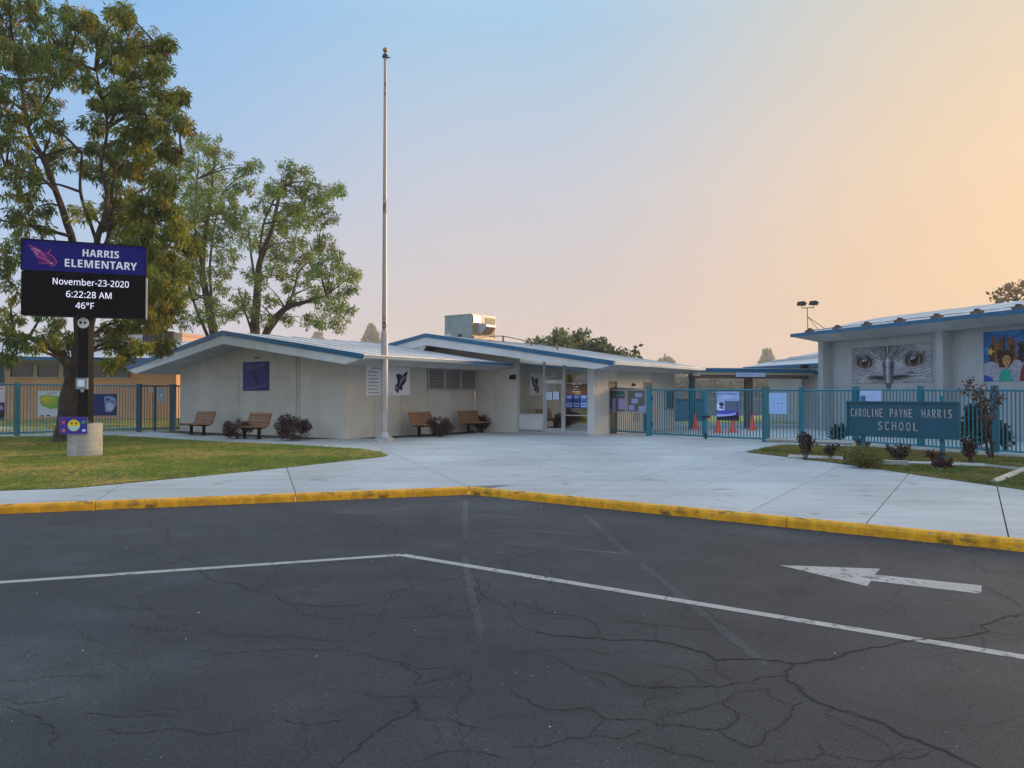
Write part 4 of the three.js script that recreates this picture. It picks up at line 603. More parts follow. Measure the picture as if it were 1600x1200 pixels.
hung('paper_notice', 'plain white paper notice on the fence above the school name sign', 'notice', RF.g, RF.h, 1344, 1377, 610.5, 628, 0.1, (g, w, h) => { g.fillStyle = '#b9c6f4'; g.fillRect(0, 0, w, h); scribble(g, 150, h * 0.4, 200, 2, 40, '#6d7cb4', 6, 8); g.fillStyle = '#23305e'; g.fillRect(10, h * 0.62, 30, 60); }, 512);
hung('map_poster', 'white poster of a green and yellow country map on the fence by the tree', 'poster', LF[1], LF[2], 59, 97.5, 610.5, 650.5, 0.07, (g, w, h) => { g.fillStyle = '#c9d4de'; g.fillRect(0, 0, w, h); scribble(g, 190, 40, 260, 2, 26, '#6d6aa8', 2, 12); g.fillStyle = '#7fae4c'; g.beginPath(); g.moveTo(40, 140); g.quadraticCurveTo(150, 70, 330, 120); g.quadraticCurveTo(480, 130, 490, 180); g.quadraticCurveTo(450, 330, 390, 420); g.quadraticCurveTo(330, 400, 280, 430); g.quadraticCurveTo(200, 390, 90, 350); g.quadraticCurveTo(30, 260, 40, 140); g.fill(); g.fillStyle = '#c8c23a'; g.beginPath(); g.ellipse(210, 210, 150, 86, 0.15, 0, 7); g.fill(); g.fillStyle = '#9db845'; for (const [x, y, r] of [[120, 260, 40], [260, 260, 50], [330, 190, 46]]) { g.beginPath(); g.arc(x, y, r, 0, 7); g.fill(); } g.fillStyle = '#23302c'; g.beginPath(); g.ellipse(90, h - 20, 36, 16, 0, 0, 7); g.ellipse(220, h - 26, 40, 16, 0, 0, 7); g.fill(); });
hung('face_poster', 'blue poster with a pale painted face on the fence right of the sign post', 'poster', LF[1], LF[2], 138, 182, 615.5, 649, 0.07, (g, w, h) => { g.fillStyle = '#0d2b63'; g.fillRect(0, 0, w, h); g.fillStyle = '#123a7d'; for (let k = 0; k < 9; k++) g.fillRect(k * 38, 0, 20, h); g.fillStyle = '#7f9fd0'; g.beginPath(); g.moveTo(280, 60); g.quadraticCurveTo(420, 0, 500, 110); g.quadraticCurveTo(520, 260, 400, 360); g.lineTo(300, 340); g.quadraticCurveTo(300, 210, 280, 60); g.fill(); g.fillStyle = '#c2c8de'; g.beginPath(); g.ellipse(385, 250, 66, 70, 0, 0, 7); g.fill(); g.fillStyle = '#8a5fa5'; g.beginPath(); g.ellipse(440, 150, 40, 20, 0.4, 0, 7); g.fill(); g.fillStyle = '#2c4f94'; g.beginPath(); g.ellipse(350, 110, 46, 26, -0.3, 0, 7); g.fill(); });
hung('purple_notice', 'tall white and purple notice on the fence at the edge left of the map poster', 'notice', LF[0], LF[1], -34, 7, 603, 652, 0.07, (g, w, h) => { g.fillStyle = '#c9cbdc'; g.fillRect(0, 0, w, h); g.fillStyle = '#a04060'; g.fillRect(60, 40, w - 90, 26); scribble(g, 60, 100, 380, 4, 34, '#6a688e', 12, 10); g.fillStyle = '#3b2a66'; g.fillRect(0, h * 0.52, w, h * 0.48); g.fillStyle = '#9a8fd0'; g.beginPath(); g.ellipse(w * 0.6, h * 0.62, 200, 70, 0.4, 0, 7); g.fill(); g.fillStyle = '#1b1634'; g.fillRect(0, h * 0.82, w, h * 0.2); });
hung('gate_notice', 'small white notice on the dark gate by the gable wall', 'notice', LF[3], LF[4], 246, 258, 606, 630, 0.06, (g, w, h) => { g.fillStyle = '#a9bcd0'; g.fillRect(0, 0, w, h); scribble(g, 90, 60, 330, 3, 44, '#2b3d58', 4, 16); g.fillStyle = '#4d6d8f'; g.fillRect(110, 330, 290, 380); g.fillStyle = '#cfdbe4'; g.fillRect(150, 370, 210, 290); scribble(g, 100, h - 160, 300, 3, 44, '#30425e', 5, 16); });
hung('gate_slip', 'blank white slip on the dark gate left of its notice', 'notice', LF[2], LF[3], 234, 240.5, 606, 613, 0.06, (g, w, h) => { g.fillStyle = '#b7c3d4'; g.fillRect(0, 0, w, h); }, 64);
{ // notice case
  const [t, W, H] = hung('notice_case', 'silver framed two-door notice case full of papers on the fence', 'notice board', RF.b, RF.c, 950.5, 1010.5, 608.5, 645.5, 0.07, null);
  part('backing', bx(-W / 2, W / 2, -H / 2, H / 2, -0.03, 0), mat([0.13, 0.13, 0.15]), t);
  part('frame', [bx(-W / 2, W / 2, H / 2 - 0.05, H / 2, 0, 0.05), bx(-W / 2, W / 2, -H / 2, -H / 2 + 0.05, 0, 0.05), bx(-W / 2, -W / 2 + 0.05, -H / 2 + 0.05, H / 2 - 0.05, 0, 0.05), bx(W / 2 - 0.05, W / 2, -H / 2 + 0.05, H / 2 - 0.05, 0, 0.05), bx(-0.06, 0.06, -H / 2 + 0.05, H / 2 - 0.05, 0, 0.055)], M.alu, t);
  const paper = (x, y, w, h, c, band) => { const m = mat([1, 1, 1], { roughness: 0.8, map: canvasTex(128, Math.max(32, Math.round(128 * h / w)), (g, a, b) => { g.fillStyle = c; g.fillRect(0, 0, a, b); if (band) { g.fillStyle = band; g.fillRect(0, b * 0.55, a, b * 0.2); g.beginPath(); g.ellipse(a * 0.5, b * 0.3, a * 0.3, b * 0.12, 0, 0, 7); g.fill(); } else scribble(g, 16, 16, 90, 6, b / 8, '#8ea0d6', x * 100 | 0, 4); }) }); part('paper', box(w * W, h * H, 0.003, (x - 0.5) * W, (0.5 - y) * H, 0.004), m, t); };
  paper(0.3, 0.2, 0.26, 0.16, '#22a6a8', '#14606e'); paper(0.3, 0.33, 0.26, 0.04, '#4a2348'); paper(0.13, 0.66, 0.14, 0.56, '#a9b6e8'); paper(0.36, 0.64, 0.17, 0.46, '#b9a9e6', '#6a4fb4'); paper(0.8, 0.25, 0.18, 0.17, '#a9c0f2'); paper(0.7, 0.5, 0.16, 0.2, '#a7bdf0'); paper(0.62, 0.78, 0.14, 0.22, '#9fb6ee'); paper(0.88, 0.82, 0.16, 0.22, '#a3b9f0'); paper(0.93, 0.17, 0.07, 0.1, '#6a2f78');
  part('pane', bx(-W / 2 + 0.05, -0.06, -H / 2 + 0.05, H / 2 - 0.05, 0.03, 0.034), new THREE.MeshPhysicalMaterial({ transmission: 1, thickness: 0, roughness: 0.02, color: 0xffffff }), t); part('pane', bx(0.06, W / 2 - 0.05, -H / 2 + 0.05, H / 2 - 0.05, 0.03, 0.034), new THREE.MeshPhysicalMaterial({ transmission: 1, thickness: 0, roughness: 0.02, color: 0xffffff }), t);
}
// ---------- traffic cones ----------
{
  const prof = [[0.001, 0.71], [0.03, 0.71], [0.035, 0.68], [0.135, 0.05], [0.15, 0.035]].map((q) => new THREE.Vector2(...q));
  [['orange traffic cone behind the wide gate leaf, alone beside the dark column', 1086, 671], ['orange traffic cone below the purple poster, nearer the latch', 1121.5, 676], ['orange traffic cone below the purple poster, in the middle of the row', 1145, 675.5], ['orange traffic cone nearest the brown column behind the gate', 1175.5, 672.5]].forEach(([l, x, y]) => {
    const p = G(x, y), c = thing('traffic_cone', l, 'traffic cone', [p[0], 0.13, -p[1]], x * 0.7, 'traffic cones behind the double gate');
    part('cone', new THREE.LatheGeometry(prof, 20), M.orange, c); part('base', prism([[-0.19, -0.17], [-0.17, -0.19], [0.17, -0.19], [0.19, -0.17], [0.19, 0.17], [0.17, 0.19], [-0.17, 0.19], [-0.19, 0.17]], 0.035).rotateX(-Math.PI / 2), M.orange, c);
  });
}
// ---------- school name sign ----------
{
  const a = at(1324, 681, 19.7), b = at(1500, 687, 17.75), u = [b.x - a.x, a.z - b.z], W = Math.hypot(...u), turn = Math.atan2(u[1], u[0]), H = 0.885, y0 = (a.y + b.y) / 2;
  const s = thing('school_name_sign', 'wide dark blue school name sign with raised pale letters on posts', 'sign', [(a.x + b.x) / 2, 0, (a.z + b.z) / 2], turn);
  part('board', bx(-W / 2 + 0.04, W / 2 - 0.04, y0 + 0.03, y0 + H - 0.04, -0.03, 0.03), M.signBlue, s);
  part('frame', [bx(-W / 2, W / 2, y0 + H - 0.04, y0 + H, -0.06, 0.07), bx(-W / 2, W / 2, y0, y0 + 0.03, -0.05, 0.06), bx(-W / 2, -W / 2 + 0.04, y0 + 0.03, y0 + H - 0.04, -0.05, 0.06), bx(W / 2 - 0.04, W / 2, y0 + 0.03, y0 + H - 0.04, -0.05, 0.06)], M.signBlue, s);
  for (const x of [-W * 0.36, W * 0.345]) part('post', bx(x - 0.045, x + 0.045, 0.05, y0 + H + 0.14, -0.13, -0.05), M.fence, s);
  const font = await new FontLoader().loadAsync('fonts/droid/droid_sans_regular.typeface.json');
  const put = (text, x0, x1, y, h) => { const n = text.length, step = (x1 - x0) / n; [...text].forEach((c, i) => { if (c === ' ') return; const g = new TextGeometry(c, { font, size: h * 1.0, depth: 0.02, curveSegments: 6, bevelEnabled: false }); g.computeBoundingBox(); const bb = g.boundingBox, w = bb.max.x - bb.min.x, hh = bb.max.y - bb.min.y; g.translate(-(bb.min.x + bb.max.x) / 2, -bb.min.y, 0); if (c === 'I') { part('letter', bx(x0 + (i + 0.5) * step - 0.011, x0 + (i + 0.5) * step + 0.011, y, y + h, 0.034, 0.054), M.alu, s); return; } const k = Math.min(step * 0.66, 0.098) / w; g.scale(k, h / hh, 1); part('letter', uvm(g).translate(x0 + (i + 0.5) * step, y, 0.034), M.alu, s); }); };
  put('CAROLINE', -W * 0.462, -W * 0.15, y0 + H * 0.56, 0.2); put('PAYNE', -W * 0.095, W * 0.115, y0 + H * 0.56, 0.2); put('HARRIS', W * 0.185, W * 0.45, y0 + H * 0.56, 0.2); put('SCHOOL', -W * 0.21, W * 0.17, y0 + H * 0.2, 0.2);
}
// ---------- covered walk between the buildings ----------
{
  const a = at(1076, 580, 34.3), b = at(1284, 583, 36.2), u = [b.x - a.x, a.z - b.z], W = Math.hypot(...u), turn = Math.atan2(u[1], u[0]);
  const c = thing('walkway_canopy', 'flat blue-edged canopy over the walk behind the gates', 'canopy', [a.x, 0, a.z], turn);
  part('deck', bx(0, W, 2.76, 2.86, -3.2, 0), M.cream, c); part('blue_edge', bx(-0.02, W, 2.72, 2.88, 0.0, 0.05), M.blue, c); part('roof_sheet', bx(-0.03, W, 2.881, 2.9, -3.22, 0.05), M.roof, c);
  part('cream_beam', bx(0.5, W - 0.3, 2.6, 2.715, -0.12, -0.02), M.cream, c); part('brown_beam', bx(0.1, W - 0.7, 2.43, 2.597, -0.2, -0.06), M.brown, c);
  for (const [x, m, w] of [[0.31, M.signBlue, 0.2], [3.23, M.brown, 0.28]]) part('column', bx(x - w / 2, x + w / 2, 0.05, 2.43, -0.16 - w, -0.16), m, c);
  part('downpipe_head', bx(0.1, 0.48, 2.52, 2.76, 0.06, 0.2), M.paleWall, c);
  const s = thing('walkway_sign', 'long pale blue sign fixed to the canopy edge', 'sign', [a.x + u[0] / W * 3.15, 2.6, a.z - u[1] / W * 3.15 + 0.03], turn);
  part('board', sheet(1.55, 0.2, 0.02), mat([1, 1, 1], { roughness: 0.5, map: canvasTex(512, 66, (g, w, h) => { g.fillStyle = '#a3b4d8'; g.fillRect(0, 0, w, h); scribble(g, 24, 16, 330, 1, 20, '#7d90bd', 3, 14); scribble(g, 24, 42, 250, 1, 20, '#7d90bd', 7, 10); }) }), s);
  const sp = thing('loudspeaker', 'small dark loudspeaker box on the canopy roof', 'loudspeaker', [b.x - 0.75, 2.9, b.z - 0.2], turn); part('body', prism([[-0.16, 0], [0.16, 0], [0.16, 0.2], [-0.12, 0.2]], 0.2, -0.1, 0.01), M.black, sp); part('bracket', bx(-0.2, 0.2, 0, 0.02, -0.1, 0.13), M.darkMetal, sp);
}
const brush = (g, w, h, n, seed, len) => { const R = rng(seed); for (let k = 0; k < n; k++) { const x = R() * w, y = R() * h, a = R() * 6.28, l = len * (0.4 + R()); g.strokeStyle = R() < 0.5 ? `rgba(255,255,255,${0.03 + 0.07 * R()})` : `rgba(0,0,10,${0.04 + 0.1 * R()})`; g.lineWidth = 2 + R() * 9; g.beginPath(); g.moveTo(x, y); g.quadraticCurveTo(x + Math.cos(a) * l * 0.5 + (R() - 0.5) * l * 0.5, y + Math.sin(a) * l * 0.5, x + Math.cos(a + 0.4) * l, y + Math.sin(a + 0.4) * l); g.stroke(); } };
// ---------- the hall with the murals ----------
const W0 = [13.8846, 33.8], TX = [0.344, -0.939], NX = [-0.939, -0.344], TURN_W = -Math.atan2(0.939, 0.344);
const onHall = (s, h, out) => [W0[0] + TX[0] * s + NX[0] * out, h, -(W0[1] + TX[1] * s + NX[1] * out)];
{
  const b = thing('mural_hall', 'grey school hall with wall murals, pilasters and a wide blue-edged roof', 'building', [W0[0], 0, -W0[1]], TURN_W);
  const L = 16;
  part('wall', bx(0.02, L, 0.05, 4.3, -7, -0.02), M.greyWall, b);
  for (const [s0, s1] of [[0.36, 5.98], [6.24, 12]]) for (const [h0, h1] of [[0.1, 1.3], [1.3, 2.0], [2.0, 4.2]]) part('wall_panel', bx(s0 + 0.004, s1 - 0.004, h0 + 0.003, h1 - 0.003, -0.02, 0), M.greyWall, b);
  for (const s of [0, 5.98, 12]) part('pilaster', bx(s, s + 0.28, 0.05, 4.05, -0.02, 0.5), M.greyWall, b);
  // roof: thin edge, belly that deepens inwards, low slope up to the back
  const y = 4.36, prof = [[1.25, y], [1.25, y - 0.11], [0.2, y - 0.42], [-6, y - 0.42], [-6.2, y + 0.95], [-3.9, y + 0.84]];
  const g = new THREE.BufferGeometry(); // ends taper to an edge at the left
  const x0 = -0.8, x1 = -0.05, x2 = L; const P = (x, z, yy) => [x, yy, z]; const pos = [];
  const quad = (a, bb, c, d) => pos.push(...a, ...bb, ...c, ...a, ...c, ...d);
  const ridge = [-3.9, y + 0.95];
  quad(P(x0, 1.25, y), P(x2, 1.25, y), P(x2, ...[ridge[0], ridge[1]]), P(x0, ridge[0], ridge[1]));
  quad(P(x0, ridge[0], ridge[1]), P(x2, ridge[0], ridge[1]), P(x2, -9, y), P(x0, -9, y));
  quad(P(x0, 1.25, y - 0.1), P(x1, 0.5, y - 0.36), P(x2, 0.5, y - 0.36), P(x2, 1.25, y - 0.1)); quad(P(x1, 0.5, y - 0.36), P(x1, -8, y - 0.36), P(x2, -8, y - 0.36), P(x2, 0.5, y - 0.36));
  quad(P(x0, 1.25, y - 0.1), P(x0, -9, y - 0.1), P(x1, -8, y - 0.36), P(x1, 0.5, y - 0.36)); quad(P(x0, 1.25, y), P(x0, ridge[0], ridge[1]), P(x0, ridge[0], y - 0.1), P(x0, 1.25, y - 0.1)); quad(P(x0, ridge[0], ridge[1]), P(x0, -9, y), P(x0, -9, y - 0.1), P(x0, ridge[0], y - 0.1));
  quad(P(x0, 1.25, y - 0.1), P(x2, 1.25, y - 0.1), P(x2, 1.25, y), P(x0, 1.25, y)); quad(P(x2, 1.25, y), P(x2, 1.25, y - 0.1), P(x2, -9, y - 0.1), P(x2, ridge[0], ridge[1])); quad(P(x0, -9, y), P(x2, -9, y), P(x2, -8, y - 0.36), P(x0, -8, y - 0.36));
  g.setAttribute('position', new THREE.Float32BufferAttribute(pos, 3)); g.setAttribute('uv', new THREE.Float32BufferAttribute(new Float32Array(pos.length / 3 * 2), 2)); g.computeVertexNormals();
  const roof = part('roof', uvm(g), M.roof, b);
  part('blue_edge', [bx(x0 - 0.03, x2, y - 0.115, y + 0.025, 1.252, 1.3), bx(x0 - 0.03, x0 - 0.002, y - 0.115, y + 0.02, -3, 1.252)], M.blue, b);
  const sm = []; for (let s = 0.4; s < L; s += 1.25) sm.push(bar(V(s, y + 0.005, 1.22), V(s, ridge[1] + 0.005, ridge[0]), 0.04, 0.03)); part('seam', sm, M.roof, roof);
  part('cable', [rod(V(-0.5, y + 0.2, 0.3), V(L, y + 0.42, -1.1), 0.012)], M.darkMetal, b);
  part('wall_fitting', bx(-0.1, 0.02, 3.1, 3.3, -0.4, -0.2), M.greyWall, b);
  // weights on the roof
  [[1265, 'end of the roof by the floodlight mast'], [1308, 'second from the floodlight mast'], [1354, 'above the left eye of the eagle mural'], [1406, 'above the right eye of the eagle mural'], [1464, 'above the pilaster between the murals'], [1527, 'above the edge of the painted children'], [1592, 'at the right edge of the view']].forEach(([x, w], i) => {
    const o = [W0[0] + NX[0] * 0.75, W0[1] + NX[1] * 0.75], s = onPlane(x, 500, o, TX)[0];
    const p = onHall(s, y + 0.12, 0.75), t = thing('roof_weight', 'dark ballast block on the hall roof edge, ' + w, 'roof weight', p, TURN_W + 0.15 * Math.sin(i * 5), 'ballast blocks along the hall roof');
    part('block', prism([[-0.18, -0.08], [0.18, -0.06], [0.18, 0.06], [-0.18, 0.04]], 0.2, -0.1, 0.008), M.brown, t); part('clamp', prism([[-0.1, 0.06], [0.11, 0.065], [0.07, 0.13], [-0.06, 0.13]], 0.12, -0.06), M.darkMetal, t);
  });
  const f = thing('floodlight_mast', 'thin braced mast with two floodlights on the corner of the hall roof', 'floodlight', onHall(-0.4, y + 0.05, 0.7), TURN_W - 0.2 + 1.0), H = 1.12;
  part('mast', rod(V(0, 0, 0), V(-0.02, H, 0), 0.018), M.darkMetal, f); for (const [x, z] of [[0.85, -0.2], [0.5, -0.6]]) part('brace', rod(V(0, 0.72, 0), V(x, 0.06, z), 0.013), M.darkMetal, f); part('crossbar', rod(V(-0.26, H, 0), V(0.26, H, 0), 0.018), M.darkMetal, f);
  for (const s of [-1, 1]) { const l = part('lamp', [prism([[-0.2, -0.06], [0.14, -0.08], [0.2, 0.02], [0.1, 0.1], [-0.16, 0.08]], 0.2, -0.1, 0.01).translate(s * 0.25, H + 0.19, 0)], M.darkMetal, f); part('stem', rod(V(s * 0.24, H, 0), V(s * 0.24, H + 0.13, 0), 0.014), M.darkMetal, l); }
  // murals, painted on the wall
  const eagle = (g, w, h) => {
    const R = rng(4), bxm = w * 0.48; g.fillStyle = '#8a8b90'; g.fillRect(0, 0, w, h);
    const soft = (x, y, rx, ry, c, al) => { g.save(); g.translate(x, y); g.scale(1, ry / rx); const q = g.createRadialGradient(0, 0, 0, 0, 0, rx); q.addColorStop(0, `rgba(${c},${al})`); q.addColorStop(1, `rgba(${c},0)`); g.fillStyle = q; g.fillRect(-rx, -rx, 2 * rx, 2 * rx); g.restore(); };
    const stroke = (x0, y0, cx, cy, x1, y1, c, lw) => { g.strokeStyle = c; g.lineWidth = lw; g.beginPath(); g.moveTo(x0, y0); g.quadraticCurveTo(cx, cy, x1, y1); g.stroke(); };
    const tone = (al) => `rgba(${['226,226,230', '200,200,206', '70,68,74', '44,42,48', '150,148,154', '30,28,34'][Math.floor(R() * 6)]},${al})`;
    soft(bxm, h * 0.1, 260, 150, '30,28,34', 0.7); soft(w * 0.1, h * 0.9, 260, 130, '214,212,216', 0.7); soft(w * 0.9, h * 0.85, 260, 150, '206,204,208', 0.6); soft(bxm - 150, h * 0.55, 120, 120, '206,206,212', 0.7); soft(bxm + 160, h * 0.55, 120, 120, '206,206,212', 0.7); soft(w * 0.92, h * 0.1, 200, 120, '210,210,214', 0.6);
    // feathers: crown fans up from the beak, cheeks sweep back and down
    for (let k = 0; k < 420; k++) { const a = -Math.PI / 2 + (R() - 0.5) * 2.4, r0 = 70 + R() * 130, l = 40 + R() * 110, cy = h * 0.5, X = Math.cos(a), Y = Math.sin(a); stroke(bxm + X * r0 * 1.5, cy + Y * r0, bxm + X * (r0 + l * 0.5) * 1.7, cy + Y * (r0 + l * 0.6), bxm + X * (r0 + l) * 1.5, cy + Y * (r0 + l), tone(0.5), 1.5 + R() * 4); }
    for (let k = 0; k < 520; k++) { const s = R() < 0.5 ? -1 : 1, x = bxm + s * (90 + R() * 470), y = h * (0.6 + R() * 0.42), l = 50 + R() * 110; stroke(x, y, x + s * l * 0.5, y + 10 + 24 * R(), x + s * l, y - 24 + 34 * R(), tone(0.45), 1.5 + R() * 4); }
    for (let k = 0; k < 200; k++) { const s = R() < 0.5 ? -1 : 1, x = (s < 0 ? w * 0.17 : w * 0.79) + s * (60 + R() * 150), y = h * (0.02 + R() * 0.5); stroke(x, y, x + s * 30, y - 14, x + s * 80, y - 44 + 50 * R(), tone(0.45), 1.5 + R() * 3); }
    for (const s of [-1, 1]) {
      const ex = s < 0 ? w * 0.17 : w * 0.79, ey = h * 0.4;
      soft(ex, ey, 175, 125, '20,18,22', 0.95); soft(ex + s * 6, ey + 76, 130, 46, '196,194,200', 0.75);
      g.save(); g.translate(ex, ey); g.rotate(s * -0.1); g.beginPath(); g.ellipse(0, 10, 122, 78, 0, 0, 7); g.clip(); g.scale(1.3, 1.3);
      g.fillStyle = '#171418'; g.fillRect(-200, -200, 400, 400); const q = g.createRadialGradient(0, 22, 18, 0, 8, 84); q.addColorStop(0, '#3a2a24'); q.addColorStop(0.55, '#8a6450'); q.addColorStop(0.8, '#5a4238'); q.addColorStop(1, '#141114'); g.fillStyle = q; g.beginPath(); g.ellipse(0, 12, 78, 62, 0, 0, 7); g.fill(); g.fillStyle = '#0c0a0d'; g.beginPath(); g.ellipse(2, -2, 42, 40, 0, 0, 7); g.fill(); soft(0, -50, 120, 60, '8,6,10', 1); g.fillStyle = '#e6e6ee'; g.beginPath(); g.ellipse(-20, -10, 9, 10, 0.4, 0, 7); g.ellipse(8, -16, 7, 11, 0.4, 0, 7); g.fill(); g.restore();
      // the brow hangs over the eye and drops towards the beak
      g.fillStyle = '#4a484e'; g.beginPath(); g.moveTo(ex + s * 160, ey - 84); g.quadraticCurveTo(ex + s * 20, ey - 116, ex - s * 140, ey + 36); g.quadraticCurveTo(ex - s * 20, ey - 50, ex + s * 140, ey - 44); g.fill();
      for (let k = 0; k < 34; k++) { const t = R(); stroke(ex + s * lerp(140, -120, t), ey + lerp(-58, 26, t * t) - 10 + 14 * R(), ex + s * lerp(120, -80, t), ey + lerp(-84, -30, t), ex + s * lerp(150, -40, t), ey + lerp(-110, -80, t), tone(0.6), 2 + R() * 3); }
      for (let k = 0; k < 7; k++) stroke(ex - s * 112, ey + 60 + k * 11, ex + s * 10, ey + 112 + k * 11, ex + s * 136, ey + 34 + k * 20, k % 2 ? 'rgba(214,212,218,0.8)' : 'rgba(60,58,64,0.8)', 4);
      soft(bxm + s * 190, h * 0.83, 170, 34, '18,16,20', 0.95); soft(bxm + s * 110, h * 0.86, 90, 44, '18,16,20', 0.9); if (s > 0) soft(bxm + 320, h * 0.74, 80, 24, '22,20,24', 0.9);
      for (let k = 0; k < 16; k++) stroke(bxm + s * 84, h * (0.5 + 0.02 * k), bxm + s * (150 + 4 * k), h * (0.56 + 0.014 * k), bxm + s * (240 + 8 * k), h * (0.6 + 0.012 * k), k % 2 ? 'rgba(226,226,230,0.6)' : 'rgba(66,64,70,0.7)', 4);
    }
    const beak = (l, r, c) => { g.fillStyle = c; g.beginPath(); g.moveTo(bxm + l * 54, h); g.quadraticCurveTo(bxm + l * 66, h * 0.72, bxm + l * 74, h * 0.56); g.quadraticCurveTo(bxm + l * 96, h * 0.42, bxm + (l + r) * 30, h * 0.27); g.quadraticCurveTo(bxm + r * 96, h * 0.42, bxm + r * 74, h * 0.56); g.quadraticCurveTo(bxm + r * 66, h * 0.72, bxm + r * 54, h); g.fill(); };
    beak(-1.14, 1.14, '#1f1d22'); beak(-1, 1, '#77757c'); beak(0.3, 0.95, '#4c4a51'); beak(-0.95, -0.62, '#58565d'); beak(-0.45, 0.02, '#b4b3b9');
    soft(bxm, h * 0.4, 70, 36, '210,210,216', 0.6); soft(bxm - 34, h * 0.56, 26, 12, '14,12,16', 0.95); soft(bxm + 40, h * 0.56, 26, 12, '14,12,16', 0.95);
    for (let k = 0; k < 40; k++) { const x = bxm + (R() - 0.5) * 96; stroke(x, h * (0.5 + 0.3 * R()), x * 0.98 + bxm * 0.02, h * 0.85, x * 0.9 + bxm * 0.1, h, tone(0.5), 2); }
    brush(g, w, h, 500, 14, 60); g.fillStyle = 'rgba(140,70,52,0.5)'; g.fillRect(0, 0, 12, h); g.strokeStyle = '#5a4a48'; g.lineWidth = 8; g.strokeRect(0, 0, w, h);
  };
  const m1 = thing('eagle_mural', 'grey painted mural of fierce eagle eyes and beak on the hall wall', 'mural', onHall(3.425, 2.89, 0.004), TURN_W);
  part('painting', sheet(3.94, 1.5, 0.006), mat([1, 1, 1], { roughness: 0.85, map: canvasTex(1200, 456, eagle) }), m1);
  part('beak_tip', prism([[-0.26, -0.751], [-0.21, -0.86], [-0.14, -0.97], [-0.08, -1.05], [-0.06, -1.05], [0.01, -0.97], [0.07, -0.86], [0.11, -0.751]], 0.006, -0.003), mat([0.1, 0.1, 0.11], { roughness: 0.85 }), m1);
  const kids = (g, w, h) => {
    const R = rng(12); g.fillStyle = '#1f5c9c'; g.fillRect(0, 0, w, h); g.fillStyle = '#2c72b4'; for (let k = 0; k < 12; k++) { g.beginPath(); g.ellipse(R() * w, R() * h * 0.4, 90, 40, 0, 0, 7); g.fill(); }
    for (let k = 0; k < 40; k++) { const x = 40 + R() * (w - 80), ww = 26 + R() * 34, t = 60 + R() * 170; g.fillStyle = ['#4a2d1c', '#6b3f22', '#3a2418', '#80512c'][k % 4]; g.fillRect(x, t, ww, 300); }
    g.fillStyle = '#9a9aa6'; g.beginPath(); g.moveTo(0, 380); g.quadraticCurveTo(120, 300, 220, 420); g.lineTo(420, 330); g.lineTo(w, 400); g.lineTo(w, h); g.lineTo(0, h); g.fill(); g.fillStyle = '#1c3f9c'; g.beginPath(); g.moveTo(0, 500); g.quadraticCurveTo(110, 520, 130, h); g.lineTo(0, h); g.fill();
    const kid = (x, yy, hair, skin, shirt) => { g.fillStyle = hair; g.beginPath(); g.ellipse(x, yy, 92, 104, 0, 0, 7); g.fill(); for (let k = 0; k < 30; k++) { g.beginPath(); g.arc(x + (R() - 0.5) * 190, yy + (R() - 0.5) * 200, 20, 0, 7); g.fill(); } g.fillStyle = shirt; g.beginPath(); g.moveTo(x - 80, h); g.quadraticCurveTo(x - 76, yy + 120, x, yy + 116); g.quadraticCurveTo(x + 80, yy + 120, x + 84, h); g.fill(); g.fillStyle = skin; g.beginPath(); g.ellipse(x + 14, yy + 22, 50, 62, 0, 0, 7); g.fill(); g.fillRect(x - 6, yy + 70, 36, 50); g.fillStyle = '#20140e'; g.beginPath(); g.arc(x - 6, yy + 14, 7, 0, 7); g.arc(x + 34, yy + 14, 7, 0, 7); g.fill(); g.strokeStyle = '#5a2a1e'; g.lineWidth = 5; g.beginPath(); g.arc(x + 14, yy + 40, 18, 0.3, 2.8); g.stroke(); };
    g.fillStyle = '#d8b23a'; g.beginPath(); for (let k = 0; k < 10; k++) { const a = k * 0.628, r = k % 2 ? 22 : 56; g.lineTo(90 + Math.cos(a) * r, 230 + Math.sin(a) * r); } g.fill();
    kid(270, 320, '#3a2216', '#b98552', '#1f9a86'); kid(520, 260, '#241612', '#6e3f26', '#7a2a30'); kid(790, 330, '#1b120e', '#8a5a3a', '#2d5fae'); kid(1060, 280, '#4a2a18', '#c99a6a', '#c9a23a'); brush(g, w, h, 1800, 15, 40); brush(g, w, h, 500, 19, 110); g.strokeStyle = '#16365e'; g.lineWidth = 8; g.strokeRect(0, 0, w, h);
  };
  const m2 = thing('children_mural', 'bright painted mural of children before brown towers on the hall wall', 'mural', onHall(7.48 + 1.9, 2.99, 0.004), TURN_W); part('painting', sheet(3.8, 1.72, 0.006), mat([1, 1, 1], { roughness: 0.85, map: canvasTex(1280, 580, kids) }), m2);
}
